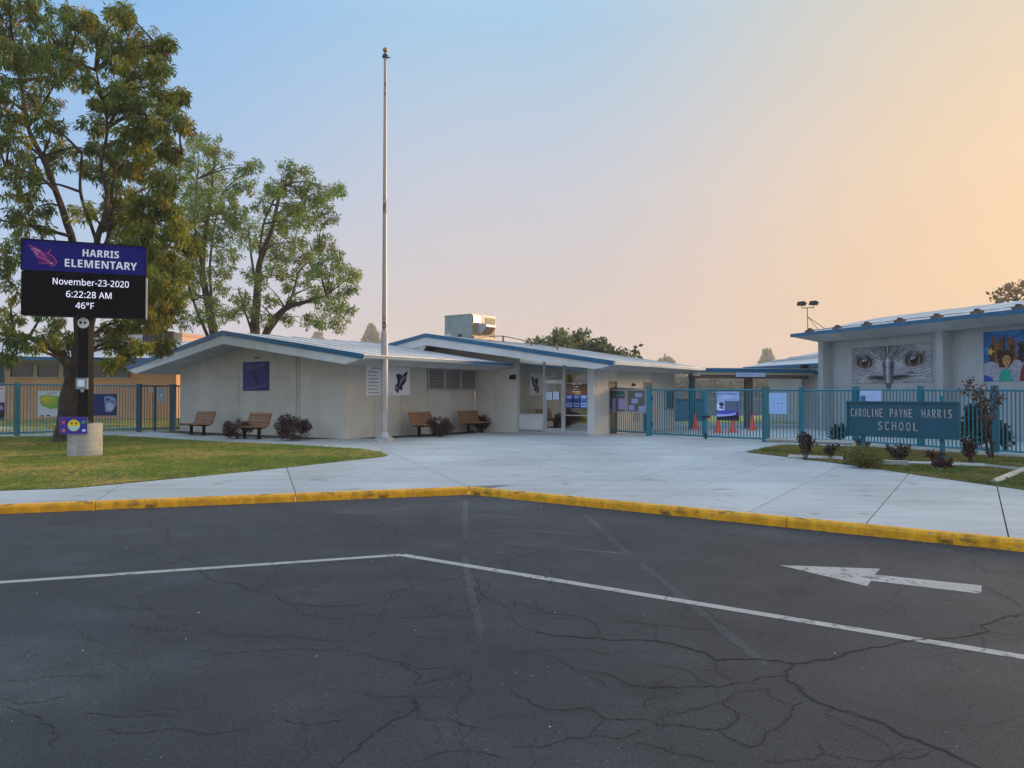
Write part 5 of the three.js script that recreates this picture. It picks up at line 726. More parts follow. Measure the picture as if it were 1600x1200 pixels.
// ---------- wing behind the hall, classroom block on the left ----------
{
  const K0 = [14, 46.5], wing = thing('back_wing', 'pale low wing with a sloping roof and pipes behind the canopy', 'building', [K0[0], 0, -K0[1]], TURN_W), L = 16, h = 3.38, s = 0.183;
  part('roof', prism([[0, h - 0.16], [0.1, h], [7.2, h + 7.1 * s], [14, h], [14, h - 0.16]], L).rotateY(0).applyMatrix4(new THREE.Matrix4().makeBasis(V(0, 0, -1), V(0, 1, 0), V(1, 0, 0))), M.roof, wing);
  part('blue_edge', bx(0, L, h - 0.2, h - 0.02, 0, 0.05), M.blue, wing); part('wall', bx(1.2, L, 0.05, h - 0.17, -10, -0.9), M.paleWall, wing);
  for (const x of [8.2, 9.6]) part('vent', bx(x - 0.35, x + 0.35, h - 0.62, h - 0.42, -0.9, -0.86), M.darkMetal, wing);
  for (const z of [-1.6, -2.5]) part('pipe', [rod(V(1.2, h + 0.18 - z * s * 1 - 0.1, z), V(L, h + 0.36 - z * s - 0.1, z), 0.06), rod(V(1.2, h + 0.1 - z * s, z), V(0.7, h - 0.1, z + 1), 0.06)], M.alu, wing);
  part('roof_vent', [bx(2.6, 3.1, h + 0.9, h + 1.5, -6.6, -6.1)], M.darkMetal, wing);
  const o = [14.0, 38], le = thing('side_annex', 'pale lean-to with a blue edge against the hall', 'building', [...at(1252.5, 618, 37.2).toArray()].map((v, i) => (i === 1 ? 0 : v)), TURN_W);
  part('wall', bx(0, 6.5, 0.05, 2.66, -5, 0), M.paleWall, le); part('blue_edge', bx(-0.15, 6.5, 2.665, 2.83, -5.1, 0.2), M.blue, le); part('roof', bx(-0.14, 6.5, 2.831, 2.87, -5.1, 0.19), M.roof, le);
  for (let k = 1; k < 9; k++) part('siding_board', bx(0.01, 6.5, 0.1 + (k - 1) * 0.3, 0.1 + k * 0.3 - 0.012, 0, 0.014), M.paleWall, le);
}
{
  const a = at(-420, 600, 45), b = at(275, 600, 51), u = [b.x - a.x, a.z - b.z], W = Math.hypot(...u), turn = Math.atan2(u[1], u[0]);
  const c = thing('classroom_block', 'long orange classroom block with high windows and a pale roof behind the left fence', 'building', [a.x, 0, a.z], turn), ey = 3.86;
  const sx = (px) => onPlane(px, 600, [a.x, -a.z], [u[0] / W, u[1] / W])[0];
  part('wall', bx(0, W, 0.05, ey, -9, -0.06), M.orangeWall, c);
  const px = [[-300, -190], [-150, -60], [-40, 7], [16, 52], [58, 92], [99, 135], [139, 166], [171.5, 202.5]];
  part('wall_panel', bx(0, W, 0.08, 2.72, -0.06, 0), M.orangeWall, c); part('wall_panel', bx(sx(206), W, 2.735, ey, -0.06, 0), M.orangeWall, c);
  part('window_band', bx(0, sx(206), 2.735, 2.83, -0.06, 0.03), M.cream, c); part('window_band', bx(0, sx(206), 3.66, ey, -0.06, 0.03), M.cream, c);
  px.forEach(([p, q], i) => { const s0 = sx(p), s1 = sx(q), w = part('window', [bx(s0, s0 + 0.06, 2.83, 3.66, -0.05, 0.02), bx(s1 - 0.06, s1, 2.83, 3.66, -0.05, 0.02)], M.darkMetal, c); part('pane', bx(s0 + 0.06, s1 - 0.06, 2.83, 3.66, -0.05, -0.035), M.darkGlass, w); if (i < px.length - 1) part('window_post', bx(s1, sx(px[i + 1][0]), 2.83, 3.66, -0.06, 0.05), M.cream, c); });
  part('door', bx(sx(-30), sx(7), 0.1, 3.6, 0.03, 0.06), M.fenceDark, c);
  part('roof', prism([[1.5, ey + 0.0], [1.5, ey + 0.14], [-5, ey + 1.75], [-11.5, ey + 0.14], [-11.5, ey]], W + 1).applyMatrix4(new THREE.Matrix4().makeBasis(V(0, 0, 1), V(0, 1, 0), V(-1, 0, 0))).translate(W + 1, 0, 0), M.roof, c);
  part('blue_edge', bx(0, W + 1, ey - 0.02, ey + 0.2, 1.5, 1.56), M.blue, c);
  const rb = thing('roof_box', 'dark rooftop equipment box on the classroom roof behind the leaves', 'air conditioner', [at(222, 548, 55).x, 5.1, -55], turn); part('cabinet', prism([[-2.2, 0], [2.2, 0], [2.2, 1.1], [-2.2, 1.3]], 1.6, -0.8, 0.03), M.darkMetal, rb); part('louver', bx(-1.6, 0.2, 0.25, 0.85, 0.84, 0.88), M.steel, rb);
  const p = at(268, 545, 95), f = thing('far_building', 'pinkish flat-roofed building far behind the classroom block', 'building', [p.x, 0, p.z], -0.25); part('wall', bx(-1.6, 1.5, 0, 9.0, -6, 0), mat([0.5, 0.33, 0.26], { roughness: 0.9 }), f); part('parapet', bx(-1.7, 1.6, 9.0, 9.4, -6.1, 0.1), mat([0.42, 0.28, 0.23], { roughness: 0.9 }), f); for (const x of [-0.6, 0.5]) part('window', bx(x - 0.35, x + 0.35, 6.8, 7.6, 0.0, 0.05), M.paper, f);
}
// ---------- trees and shrubs ----------
function tube(pts, radii, n = 8) {            // tapered limb along points
  const c = new THREE.CatmullRomCurve3(pts), seg = Math.max(4, pts.length * 5), pos = [], uv = [], idx = []; let len = 0, prev = null;
  for (let i = 0; i <= seg; i++) {
    const t = i / seg, p = c.getPoint(t), d = c.getTangent(t), f = t * (radii.length - 1), k = Math.min(radii.length - 2, Math.floor(f)), r = lerp(radii[k], radii[k + 1], f - k);
    const s = V().crossVectors(d, Math.abs(d.z) > 0.9 ? V(1, 0, 0) : V(0, 0, 1)).normalize(), q = V().crossVectors(s, d); if (prev) len += prev.distanceTo(p); prev = p;
    for (let j = 0; j <= n; j++) { const a = j / n * 2 * Math.PI, rr = r * (1 + 0.08 * Math.sin(a * 3 + len * 4)); pos.push(p.x + (s.x * Math.cos(a) + q.x * Math.sin(a)) * rr, p.y + (s.y * Math.cos(a) + q.y * Math.sin(a)) * rr, p.z + (s.z * Math.cos(a) + q.z * Math.sin(a)) * rr); uv.push(j / n * 6.28 * Math.max(0.05, radii[0]), len); }
  }
  for (let i = 0; i < seg; i++) for (let j = 0; j < n; j++) { const a = i * (n + 1) + j, b = a + n + 1; idx.push(a, b, a + 1, a + 1, b, b + 1); }
  const g = new THREE.BufferGeometry(); g.setAttribute('position', new THREE.Float32BufferAttribute(pos, 3)); g.setAttribute('uv', new THREE.Float32BufferAttribute(uv, 2)); g.setIndex(idx); g.computeVertexNormals(); return g;
}
const leafMat = (o = {}) => new THREE.MeshPhysicalMaterial({ vertexColors: true, roughness: 0.7, transmission: 0.42, specularIntensity: 0.5, thickness: 0, side: THREE.DoubleSide, ...o });
const LEAF = leafMat();
class Leaves {
  constructor() { this.pos = []; this.col = []; }
  add(p, dir, len, wid, c, side) {             // a lozenge folded along its rib
    const d = dir.clone().normalize(), s = V().crossVectors(d, side).normalize(), n = V().crossVectors(s, d), m = p.clone().addScaledVector(d, len * 0.45).addScaledVector(n, -len * 0.06), e = p.clone().addScaledVector(d, len).addScaledVector(n, len * 0.05), a = m.clone().addScaledVector(s, wid / 2).addScaledVector(n, wid * 0.16), b = m.clone().addScaledVector(s, -wid / 2).addScaledVector(n, wid * 0.16);
    for (const q of [p, a, e, p, e, b]) { this.pos.push(q.x, q.y, q.z); this.col.push(...c); }
  }
  geo() { const g = new THREE.BufferGeometry(); g.setAttribute('position', new THREE.Float32BufferAttribute(this.pos, 3)); g.setAttribute('color', new THREE.Float32BufferAttribute(this.col, 3)); g.computeVertexNormals(); return g; }
}
const sphere = (R) => { let v; do v = V(R() * 2 - 1, R() * 2 - 1, R() * 2 - 1); while (v.lengthSq() > 1); return v; };
// limbs and clumps of a crown are given as they stand seen from the road, at depth D; each gets its own depth
function tree({ name = 'tree', label, D, foot, limbs, clumps, deep, leaf, tint, seed, group, twig = 0.02, dens = 1, slim = 1, thick = null, fill = 34, mat: lm = LEAF, barkMat = M.bark }) {
  const R = rng(seed), k = D / FOCAL, base = at(foot[0], 618, D), g0 = 0.12, o = thing(name, label, 'tree', [base.x, g0, base.z], 0, group);
  const W = (x, y, dz) => { const p = at(x, y, D + dz); return p.sub(V(base.x, g0, base.z)); };
  const wood = [], nodes = [];
  limbs.forEach((l, li) => { let dz = l.dz ?? 0; const end = l.end ?? (R() - 0.5) * deep; const n = l.p.length / 3, pts = [], rad = []; for (let i = 0; i < n; i++) { const t = n > 1 ? i / (n - 1) : 0, z = lerp(dz, end, t); const p = W(l.p[3 * i], l.p[3 * i + 1], z); if (l.root && i === 0) p.y = -0.15; pts.push(p); rad.push(l.p[3 * i + 2] * k / 2 * (l.root ? 1 : slim)); nodes.push(p); if (i) nodes.push(pts[i - 1].clone().lerp(p, 0.5)); } wood.push(tube(pts, rad, rad[0] > 0.15 ? 12 : 7)); });
  const leaves = new Leaves();
  for (const [x, y, r] of clumps) {
    const rr = r * k, layers = r * k > 0.9 ? 2 : 1;
    for (let q = 0; q < layers; q++) {
      const dz = (R() - 0.5) * deep * 1.1, c = W(x + (q ? (R() - 0.5) * r : 0), y + (q ? (R() - 0.5) * r * 0.6 : 0), dz);
      // branch to the nearest limb point
      let best = nodes[0], bd = 1e9; for (const n of nodes) { const d = n.distanceTo(c) + Math.max(0, n.y - c.y) * 0.8; if (d < bd && d > 0.05) { bd = d; best = n; } }
      const m = best.clone().lerp(c, 0.5).add(V((R() - 0.5) * bd * 0.2, bd * 0.1, (R() - 0.5) * bd * 0.2)); wood.push(tube([best, m, c], [Math.min(0.06, twig * (0.8 + bd * 0.5)), twig * 0.8, twig * 0.4], 5));
      const tw = Math.round((8 + rr * rr * fill) * dens * (thick ? thick(x, y) : 1));
      const shade = 0.8 + 0.4 * R();
      for (let t = 0; t < tw; t++) {
        const v = sphere(R).multiplyScalar(0.75 + 0.75 * R() * R()), tip = c.clone().add(V(v.x * rr, v.y * rr * 0.85, v.z * rr)), col = tint(R, (x - foot[0]) * k, (618 - y) * k, v), out = v.clone().normalize();
        if (t % 3 === 0) wood.push(tube([c, c.clone().lerp(tip, 0.5).add(V(0, rr * 0.08, 0)), tip], [twig * 0.35, twig * 0.25, twig * 0.12], 3));
        for (let j = 0; j < leaf.n; j++) {
          const dir = sphere(R).addScaledVector(out, 0.5).add(V(0, -leaf.droop, 0)), s = 0.65 + 0.7 * R(), cc = (0.75 + 0.5 * R()) * shade;
          leaves.add(tip.clone().add(sphere(R).multiplyScalar(leaf.spread)), dir, leaf.len * s, leaf.wid * s, [col[0] * cc, col[1] * cc, col[2] * cc], sphere(R));
        }
      }
    }
  }
  part('trunk', wood, barkMat, o); const cr = part('crown', leaves.geo(), lm, o); return o;
}
const pick = (R, list) => list[Math.floor(R() * list.length)];
const seq = (s) => { const n = s.trim().split(/[\s,]+/).map(Number), o = []; for (let i = 0; i + 2 < n.length; i += 3) o.push([n[i], n[i + 1], n[i + 2]]); return o; };
tree({
  label: 'big ash tree with drooping olive leaves behind the message sign', D: 25.3, foot: [106, 690], deep: 4.6, seed: 3, twig: 0.035,
  limbs: [
    { root: 1, p: [108, 694, 50, 107, 680, 42, 112, 640, 37, 117, 600, 33, 120, 572, 32], end: 0 }, { p: [116, 600, 24, 106, 570, 24, 92, 552, 20, 72, 538, 16, 45, 528, 11, 0, 521, 8, -40, 516, 5], end: -1.2 },
    { p: [119, 576, 30, 124, 530, 24, 122, 480, 21, 116, 420, 19, 112, 370, 17, 103, 345, 16, 88, 300, 14, 66, 245, 12, 44, 200, 10, 36, 150, 9, 28, 105, 6], end: 0.6 },
    { p: [119, 578, 24, 136, 530, 19, 148, 470, 17, 150, 410, 15, 152, 375, 14, 166, 330, 12, 166, 290, 10, 158, 260, 8, 168, 200, 6, 150, 110, 4], end: -1.0 }, { p: [150, 410, 13, 170, 370, 12, 168, 335, 10, 176, 290, 8, 190, 220, 7, 232, 150, 4, 262, 90, 3], end: 0.9 },
    { p: [152, 380, 9, 140, 345, 8, 126, 300, 7, 128, 240, 5], end: -1.6 }, { p: [168, 335, 8, 200, 308, 7, 235, 290, 5, 285, 240, 3], end: 1.4 }, { p: [112, 370, 9, 75, 360, 7, 30, 350, 6, -20, 340, 4], end: 1.2 }, { p: [66, 245, 7, 40, 225, 6, 5, 205, 5], end: 1 }, { p: [88, 300, 7, 60, 275, 6, 10, 262, 4], end: -1 }, { p: [148, 470, 10, 190, 440, 7, 235, 420, 5], end: -1.3 }, { p: [136, 530, 9, 175, 505, 6, 230, 500, 4], end: 1.5 }, { p: [44, 200, 6, 75, 150, 5, 105, 95, 3], end: -0.6 }],
  clumps: seq('20 15 46, 80 45 42, 110 66 28, 40 88 46, -40 60 55, 88 112 40, 20 -30 46, 60 20 30, 124 36 15, 108 18 12, 186 26 19, 200 20 14, 150 52 24, 190 66 30, 228 70 26, 250 74 20, 214 104 28, 170 92 22, 246 108 22, 262 66 10, 140 30 12, 168 138 26, 214 150 28, 250 150 26, 265 158 18, 284 150 11, 188 166 28, 230 186 30, 265 190 26, 288 196 13, 120 104 24, 110 92 20, 40 112 34, 10 132 30, 128 128 16, 10 180 28, 18 216 26, 30 240 30, 10 282 36, 46 290 20, 88 228 26, 95 248 22, -20 220 38, -30 150 46, 216 222 30, 250 226 30, 270 240 20, 200 254 26, 234 272 32, 264 282 20, 254 312 30, 276 332 12, 226 322 30, 250 352 32, 272 388 32, 298 384 20, 236 402 34, 256 440 30, 279 430 22, 242 470 26, 264 482 18, 148 196 20, 142 232 18, 170 236 20, 140 264 14, 190 312 20, 172 350 12, 60 322 22, 48 352 26, 20 332 30, 38 382 28, 14 412 30, 28 452 24, 14 500 24, 20 526 20, 54 534 22, 90 518 22, 130 522 24, 164 522 26, 192 546 16, 202 512 26, 232 502 22, 246 540 14, 104 546 16, 14 556 12, 216 540 10, -30 400 44, -40 490 34, 176 566 11, 206 400 26, 214 440 26, 196 470 24, 262 540 8, 68 420 20, 70 480 22, 110 450 18, 60 270 14, 160 280 26, 190 260 26, 200 220 26, 180 330 24, 210 360 30, 226 372 28, 190 380 22, 160 160 22, 196 130 22, 170 60 22, 250 410 26, 230 440 30, 214 480 26, 262 460 22, 250 500 20, 120 450 20, 90 400 20, 90 480 20, 60 450 20, 284 360 20, 280 410 22, 60 180 24, 60 150 26, 80 200 20, 130 330 18, 200 340 22'),
  slim: 0.66, thick: (x) => (x > 175 ? 1.7 : x > 130 ? 1.2 : 1), fill: 17, leaf: { n: 42, len: 0.18, wid: 0.043, droop: 0.9, spread: 0.18 },
  tint: (R, x, y, v) => { const low = clamp((9 - y) / 7) * clamp((x - 0.5) / 2.5 + 0.35), warm = R() < 0.1 + 0.45 * low; return warm ? pick(R, [[0.29, 0.26, 0.02], [0.36, 0.3, 0.024], [0.24, 0.24, 0.022]]) : R() < 0.02 ? [0.22, 0.11, 0.03] : pick(R, [[0.11, 0.175, 0.02], [0.15, 0.2, 0.022], [0.08, 0.15, 0.022], [0.2, 0.22, 0.022]]); },
});
const green = (R) => (R() < 0.08 ? [0.22, 0.18, 0.03] : pick(R, [[0.15, 0.25, 0.036], [0.19, 0.28, 0.04], [0.11, 0.2, 0.04], [0.25, 0.29, 0.04]]));
tree({
  label: 'tall airy green tree behind the gabled office, nearer the big ash', D: 47, foot: [335, 657], deep: 6, seed: 8, twig: 0.03, group: 'airy trees behind the office',
  limbs: [{ root: 1, p: [352, 657, 20, 342, 590, 17, 334, 520, 14, 324, 470, 11, 316, 420, 9, 322, 360, 7, 330, 300, 5, 336, 240, 3], end: 1 }, { p: [342, 560, 10, 318, 510, 8, 302, 470, 6, 290, 430, 4], end: -2 }, { p: [334, 520, 9, 330, 460, 8, 328, 420, 6, 336, 350, 5, 350, 300, 4, 392, 262, 2], end: 2 }, { p: [316, 420, 6, 304, 350, 4, 308, 280, 3], end: -1 }],
  clumps: seq('308 232 22, 330 228 22, 344 244 20, 298 262 26, 328 274 26, 292 304 28, 312 330 28, 348 308 26, 384 262 16, 398 258 14, 366 290 20, 390 292 17, 328 368 24, 300 384 26, 340 396 20, 322 430 16, 298 462 18, 344 452 14, 310 492 16, 290 504 14, 332 486 12, 360 338 24, 350 368 18, 284 350 24, 290 420 22, 300 215 14, 372 330 18, 352 420 14, 318 300 22, 325 340 22, 340 430 18, 310 440 16, 296 420 18, 336 470 14, 372 350 20, 362 400 18, 286 460 14, 352 490 10, 330 500 12, 308 400 20'),
  slim: 0.62, fill: 11, leaf: { n: 34, len: 0.19, wid: 0.062, droop: 0.45, spread: 0.27 }, tint: green,
});
tree({
  label: 'airy green tree leaning out behind the office ridge, beside the flagpole', D: 45, foot: [404, 657], deep: 6, seed: 15, twig: 0.03, group: 'airy trees behind the office',
  limbs: [{ root: 1, p: [406, 657, 26, 402, 580, 20, 398, 520, 15, 402, 460, 12, 406, 410, 9, 424, 360, 7, 436, 310, 5, 452, 270, 3], end: 1 }, { root: 1, p: [412, 657, 20, 410, 570, 16, 416, 520, 12, 446, 482, 9, 476, 472, 6, 510, 462, 3], end: -1.6 }, { p: [414, 525, 10, 434, 500, 8, 456, 462, 6, 470, 420, 4, 500, 400, 2], end: 2 }, { p: [402, 460, 8, 394, 410, 6, 388, 360, 4], end: 2 }, { p: [404, 430, 7, 412, 350, 5, 440, 290, 3], end: -2 }, { p: [395, 522, 7, 384, 490, 5, 372, 450, 3], end: 0 }],
  clumps: seq('448 264 15, 464 268 17, 472 284 20, 442 298 18, 480 308 26, 506 318 22, 520 302 16, 531 298 10, 514 340 18, 490 344 22, 452 338 26, 432 358 22, 410 318 20, 400 356 24, 420 388 26, 386 378 20, 442 396 20, 474 400 26, 498 410 24, 520 420 24, 544 426 16, 556 432 10, 530 450 18, 510 472 22, 490 456 20, 470 430 18, 452 448 12, 520 490 16, 530 506 12, 482 500 14, 396 428 16, 374 462 18, 388 482 14, 368 490 12, 502 502 12, 468 330 22, 440 430 14, 546 450 12, 500 440 20, 430 300 14, 460 470 12, 524 398 14, 408 440 18, 420 470 14, 440 350 18, 460 380 20, 424 300 16, 490 380 20, 510 380 16, 448 500 10, 540 480 14, 426 420 18, 470 350 18, 456 320 18, 412 500 12'),
  slim: 0.62, fill: 11, leaf: { n: 34, len: 0.19, wid: 0.062, droop: 0.45, spread: 0.27 }, tint: green,
});
const hazy = (R) => pick(R, [[0.18, 0.22, 0.08], [0.21, 0.24, 0.085], [0.14, 0.18, 0.075]]);  // leaf colours paled to carry distance haze
const dark = (R) => pick(R, [[0.08, 0.11, 0.05], [0.11, 0.135, 0.055], [0.09, 0.105, 0.05]]);
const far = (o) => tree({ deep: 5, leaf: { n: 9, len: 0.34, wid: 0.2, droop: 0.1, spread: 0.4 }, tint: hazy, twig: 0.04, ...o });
far({ label: 'round green tree just past the rooftop air conditioner', D: 62, foot: [842, 650], seed: 21, limbs: [{ root: 1, p: [842, 650, 14, 842, 590, 10, 843, 550, 6], end: 0 }], clumps: seq('832 540 9, 842 536 9, 850 540 10, 838 550 12, 852 552 12, 842 560 12, 826 546 6') });
far({ label: 'tallest olive green tree above the entrance roof', D: 64, foot: [876, 650], seed: 22, limbs: [{ root: 1, p: [876, 650, 16, 876, 580, 10, 876, 545, 6], end: 0 }], clumps: seq('870 526 8, 878 522 7, 884 530 9, 868 538 11, 880 542 12, 864 550 10, 888 546 10, 874 556 14, 890 560 10') });
far({ label: 'leafy tree with two rounded tops above the entrance roof', D: 66, foot: [908, 650], seed: 23, limbs: [{ root: 1, p: [908, 650, 15, 908, 590, 10, 907, 545, 6], end: 0 }], clumps: seq('902 530 8, 911 524 7, 908 538 10, 900 545 9, 916 546 9, 906 556 12, 914 562 10') });
far({ label: 'dark broad bush-like tree above the right end of the entrance roof', D: 60, foot: [930, 650], seed: 24, tint: dark, limbs: [{ root: 1, p: [930, 650, 15, 930, 600, 10, 931, 560, 6], end: 0 }], clumps: seq('918 546 10, 930 540 10, 941 541 9, 935 552 13, 948 552 9, 922 558 13, 944 562 12, 958 562 9, 908 560 10') });
far({ name: 'bare_tree', label: 'thin half-bare twiggy tree right of the dark bush-like tree', D: 58, foot: [972, 650], seed: 25, tint: dark, dens: 0.35, limbs: [{ root: 1, p: [970, 650, 10, 968, 590, 7, 962, 556, 4, 957, 544, 2], end: 0 }, { p: [968, 590, 6, 978, 565, 4, 996, 548, 1.5] }, { p: [969, 600, 5, 985, 572, 3, 1000, 556, 1.5] }], clumps: seq('960 550 6, 972 552 7, 984 556 6, 994 550 4, 968 562 9, 984 566 8, 996 560 5, 955 560 8'), twig: 0.025 });
const conifer = (label, D, x, top, bottom, half, seed, tint = hazy) => far({ name: 'conifer', label, D, foot: [x, 640], seed, tint, dens: 130 * 130 / D / D, limbs: [{ root: 1, p: [x, 640, 6, x, (top + bottom) / 2, 4, x, top, 1], end: 0 }], clumps: Array.from({ length: 16 }, (_, i) => { const t = i / 15; return [x + (i % 2 ? 1 : -1) * half * 0.55 * t * (0.6 + 0.4 * ((i * 7) % 3) / 2), lerp(top + 2, bottom, t), 2 + half * 0.6 * t]; }), deep: 3, leaf: { n: 8, len: 0.5 * D / 130, wid: 0.28 * D / 130, droop: 0.2, spread: 0.5 * D / 130 } });
conifer('hazy bluish conifer over the roof just left of the flagpole', 450, 580, 507, 545, 16, 26);
conifer('pale hazy pyramid shaped tree over the right end of the office', 480, 1041, 559, 585, 20, 27); conifer('pale hazy spired tree over the canopy', 480, 1199, 545, 575, 10, 28); conifer('tiny hazy treetop over the office roof right of the airy trees', 480, 497, 519, 540, 8, 29);
far({ label: 'brown leaved tree over the hall roof at the edge of the view', D: 55, foot: [1590, 650], seed: 30, tint: (R) => pick(R, [[0.24, 0.18, 0.1], [0.2, 0.16, 0.09], [0.3, 0.2, 0.11]]), dens: 0.3, limbs: [{ root: 1, p: [1592, 650, 16, 1592, 540, 12, 1590, 470, 6], end: 0 }, { p: [1591, 500, 6, 1565, 470, 3] }], clumps: seq('1556 464 7, 1568 458 9, 1582 452 10, 1596 448 9, 1574 468 10, 1592 464 12, 1612 456 14, 1604 474 14, 1560 474 8') });
{ // trees and shrubs beyond the courtyard, haze painted into their pale leaf colour
  const xs = [1052, 1084, 1116, 1150, 1178, 1212, 1244, 1276], what = ['at the office corner', 'behind the dark column', 'left of the purple poster', 'behind the purple poster', 'behind the brown column', 'above the grid notice', 'by the pale annex', 'behind the pale annex'];
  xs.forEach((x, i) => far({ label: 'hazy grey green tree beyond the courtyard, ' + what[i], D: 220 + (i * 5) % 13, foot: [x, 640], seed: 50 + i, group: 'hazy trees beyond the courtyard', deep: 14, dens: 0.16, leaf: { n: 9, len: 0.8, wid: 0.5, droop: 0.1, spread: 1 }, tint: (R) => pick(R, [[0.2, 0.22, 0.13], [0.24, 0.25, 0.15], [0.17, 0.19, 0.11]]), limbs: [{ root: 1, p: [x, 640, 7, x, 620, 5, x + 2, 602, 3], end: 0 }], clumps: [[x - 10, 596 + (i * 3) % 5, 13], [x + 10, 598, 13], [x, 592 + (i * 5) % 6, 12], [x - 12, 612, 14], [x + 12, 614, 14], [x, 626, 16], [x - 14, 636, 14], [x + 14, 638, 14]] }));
  const wa = at(1000, 640, 58), wb = at(1290, 640, 56), wl = thing('low_wall', 'low blue grey wall running along the far side of the courtyard', 'wall', [wa.x, 0, wa.z], Math.atan2(wa.z - wb.z, wb.x - wa.x) * -1 + 0); part('wall', bx(0, wa.distanceTo(wb), 0.05, 1.35, -0.2, 0), mat([0.3, 0.33, 0.36], { map: scaled(T.concrete, 3) }), wl); part('coping', bx(-0.03, wa.distanceTo(wb) + 0.03, 1.351, 1.42, -0.25, 0.05), M.base, wl);
  const bx_ = at(1068, 640, 46), eq = thing('storage_bin', 'blue metal storage bins at the far side of the courtyard', 'bin', [bx_.x, 0.12, bx_.z], 0.3); part('bin', [prism([[-0.9, 0], [0.9, 0], [1, 1.2], [-1, 1.2]], 1.2, -0.6, 0.02)], metalMat([0.06, 0.15, 0.3]), eq); part('lid', prism([[-1.04, 1.21], [1.04, 1.21], [1.0, 1.32], [-1.0, 1.32]], 1.3, -0.65, 0.02), M.darkMetal, eq);
  const pp = at(1252, 600, 52), ut = thing('utility_pole', 'thin grey pole beyond the courtyard seen under the canopy', 'pole', [pp.x - 1.3, 0.1, pp.z]); part('pole', cyl(0.05, 0.07, 3.2, 0, 1.6, 0, 10), M.darkMetal, ut); part('crossarm', bx(-0.3, 0.3, 3.0, 3.08, -0.05, 0.05), M.brown, ut);
}
{ // a house across the side street, mirrored in the glass
  const h = thing('street_house', 'brown house across the side street outside the view', 'house', [-58, 0.1, -7], 1.2);
  part('wall', bx(-9, 9, 0, 3, -4, 4), M.brown, h); part('roof', prism([[-5, 2.9], [5, 2.9], [0, 5.2]], 19, -9.5).rotateY(Math.PI / 2), mat([0.12, 0.1, 0.09]), h); part('door', bx(-0.5, 0.5, 0, 2.1, 4, 4.05), M.cream, h); for (const x of [-5, 4]) part('window', bx(x - 0.9, x + 0.9, 1, 2.2, 4, 4.05), M.darkGlass, h);
}
{ // a row of trees outside the frame that the entrance glass mirrors
  const src = scene.children.find((o) => o.name === 'tree_001');
  [[-46, 6, 'first'], [-50, 15, 'second'], [-47, 24, 'third'], [-40, -3, 'nearest']].forEach(([x, d, w], i) => { const c = src.clone(); c.name = numbered('tree'); c.position.set(x, 0.1, -d); c.rotation.y = i * 1.9; c.userData = { label: 'airy green street tree beyond the lawn outside the view, ' + w + ' in its row', category: 'tree', group: 'street trees mirrored in the entrance glass' }; scene.add(c); });
  [[29, 3, 'nearest the car park'], [28, 10, 'second along the car park'], [31, 17, 'third along the car park'], [38, 26, 'farthest, behind the hall'], [33, -5, 'behind the viewer']].forEach(([x, d, w], i) => { const c = src.clone(); c.name = numbered('tree'); c.position.set(x, 0.1, -d); c.rotation.y = 1 + i * 2.3; c.scale.setScalar(0.8); c.userData = { label: 'airy green tree added unseen to shade the car park from the right, ' + w, category: 'tree', group: 'unseen trees added to shade the car park' }; scene.add(c); });  // second row, out of sight, added to keep low sun off the asphalt
}
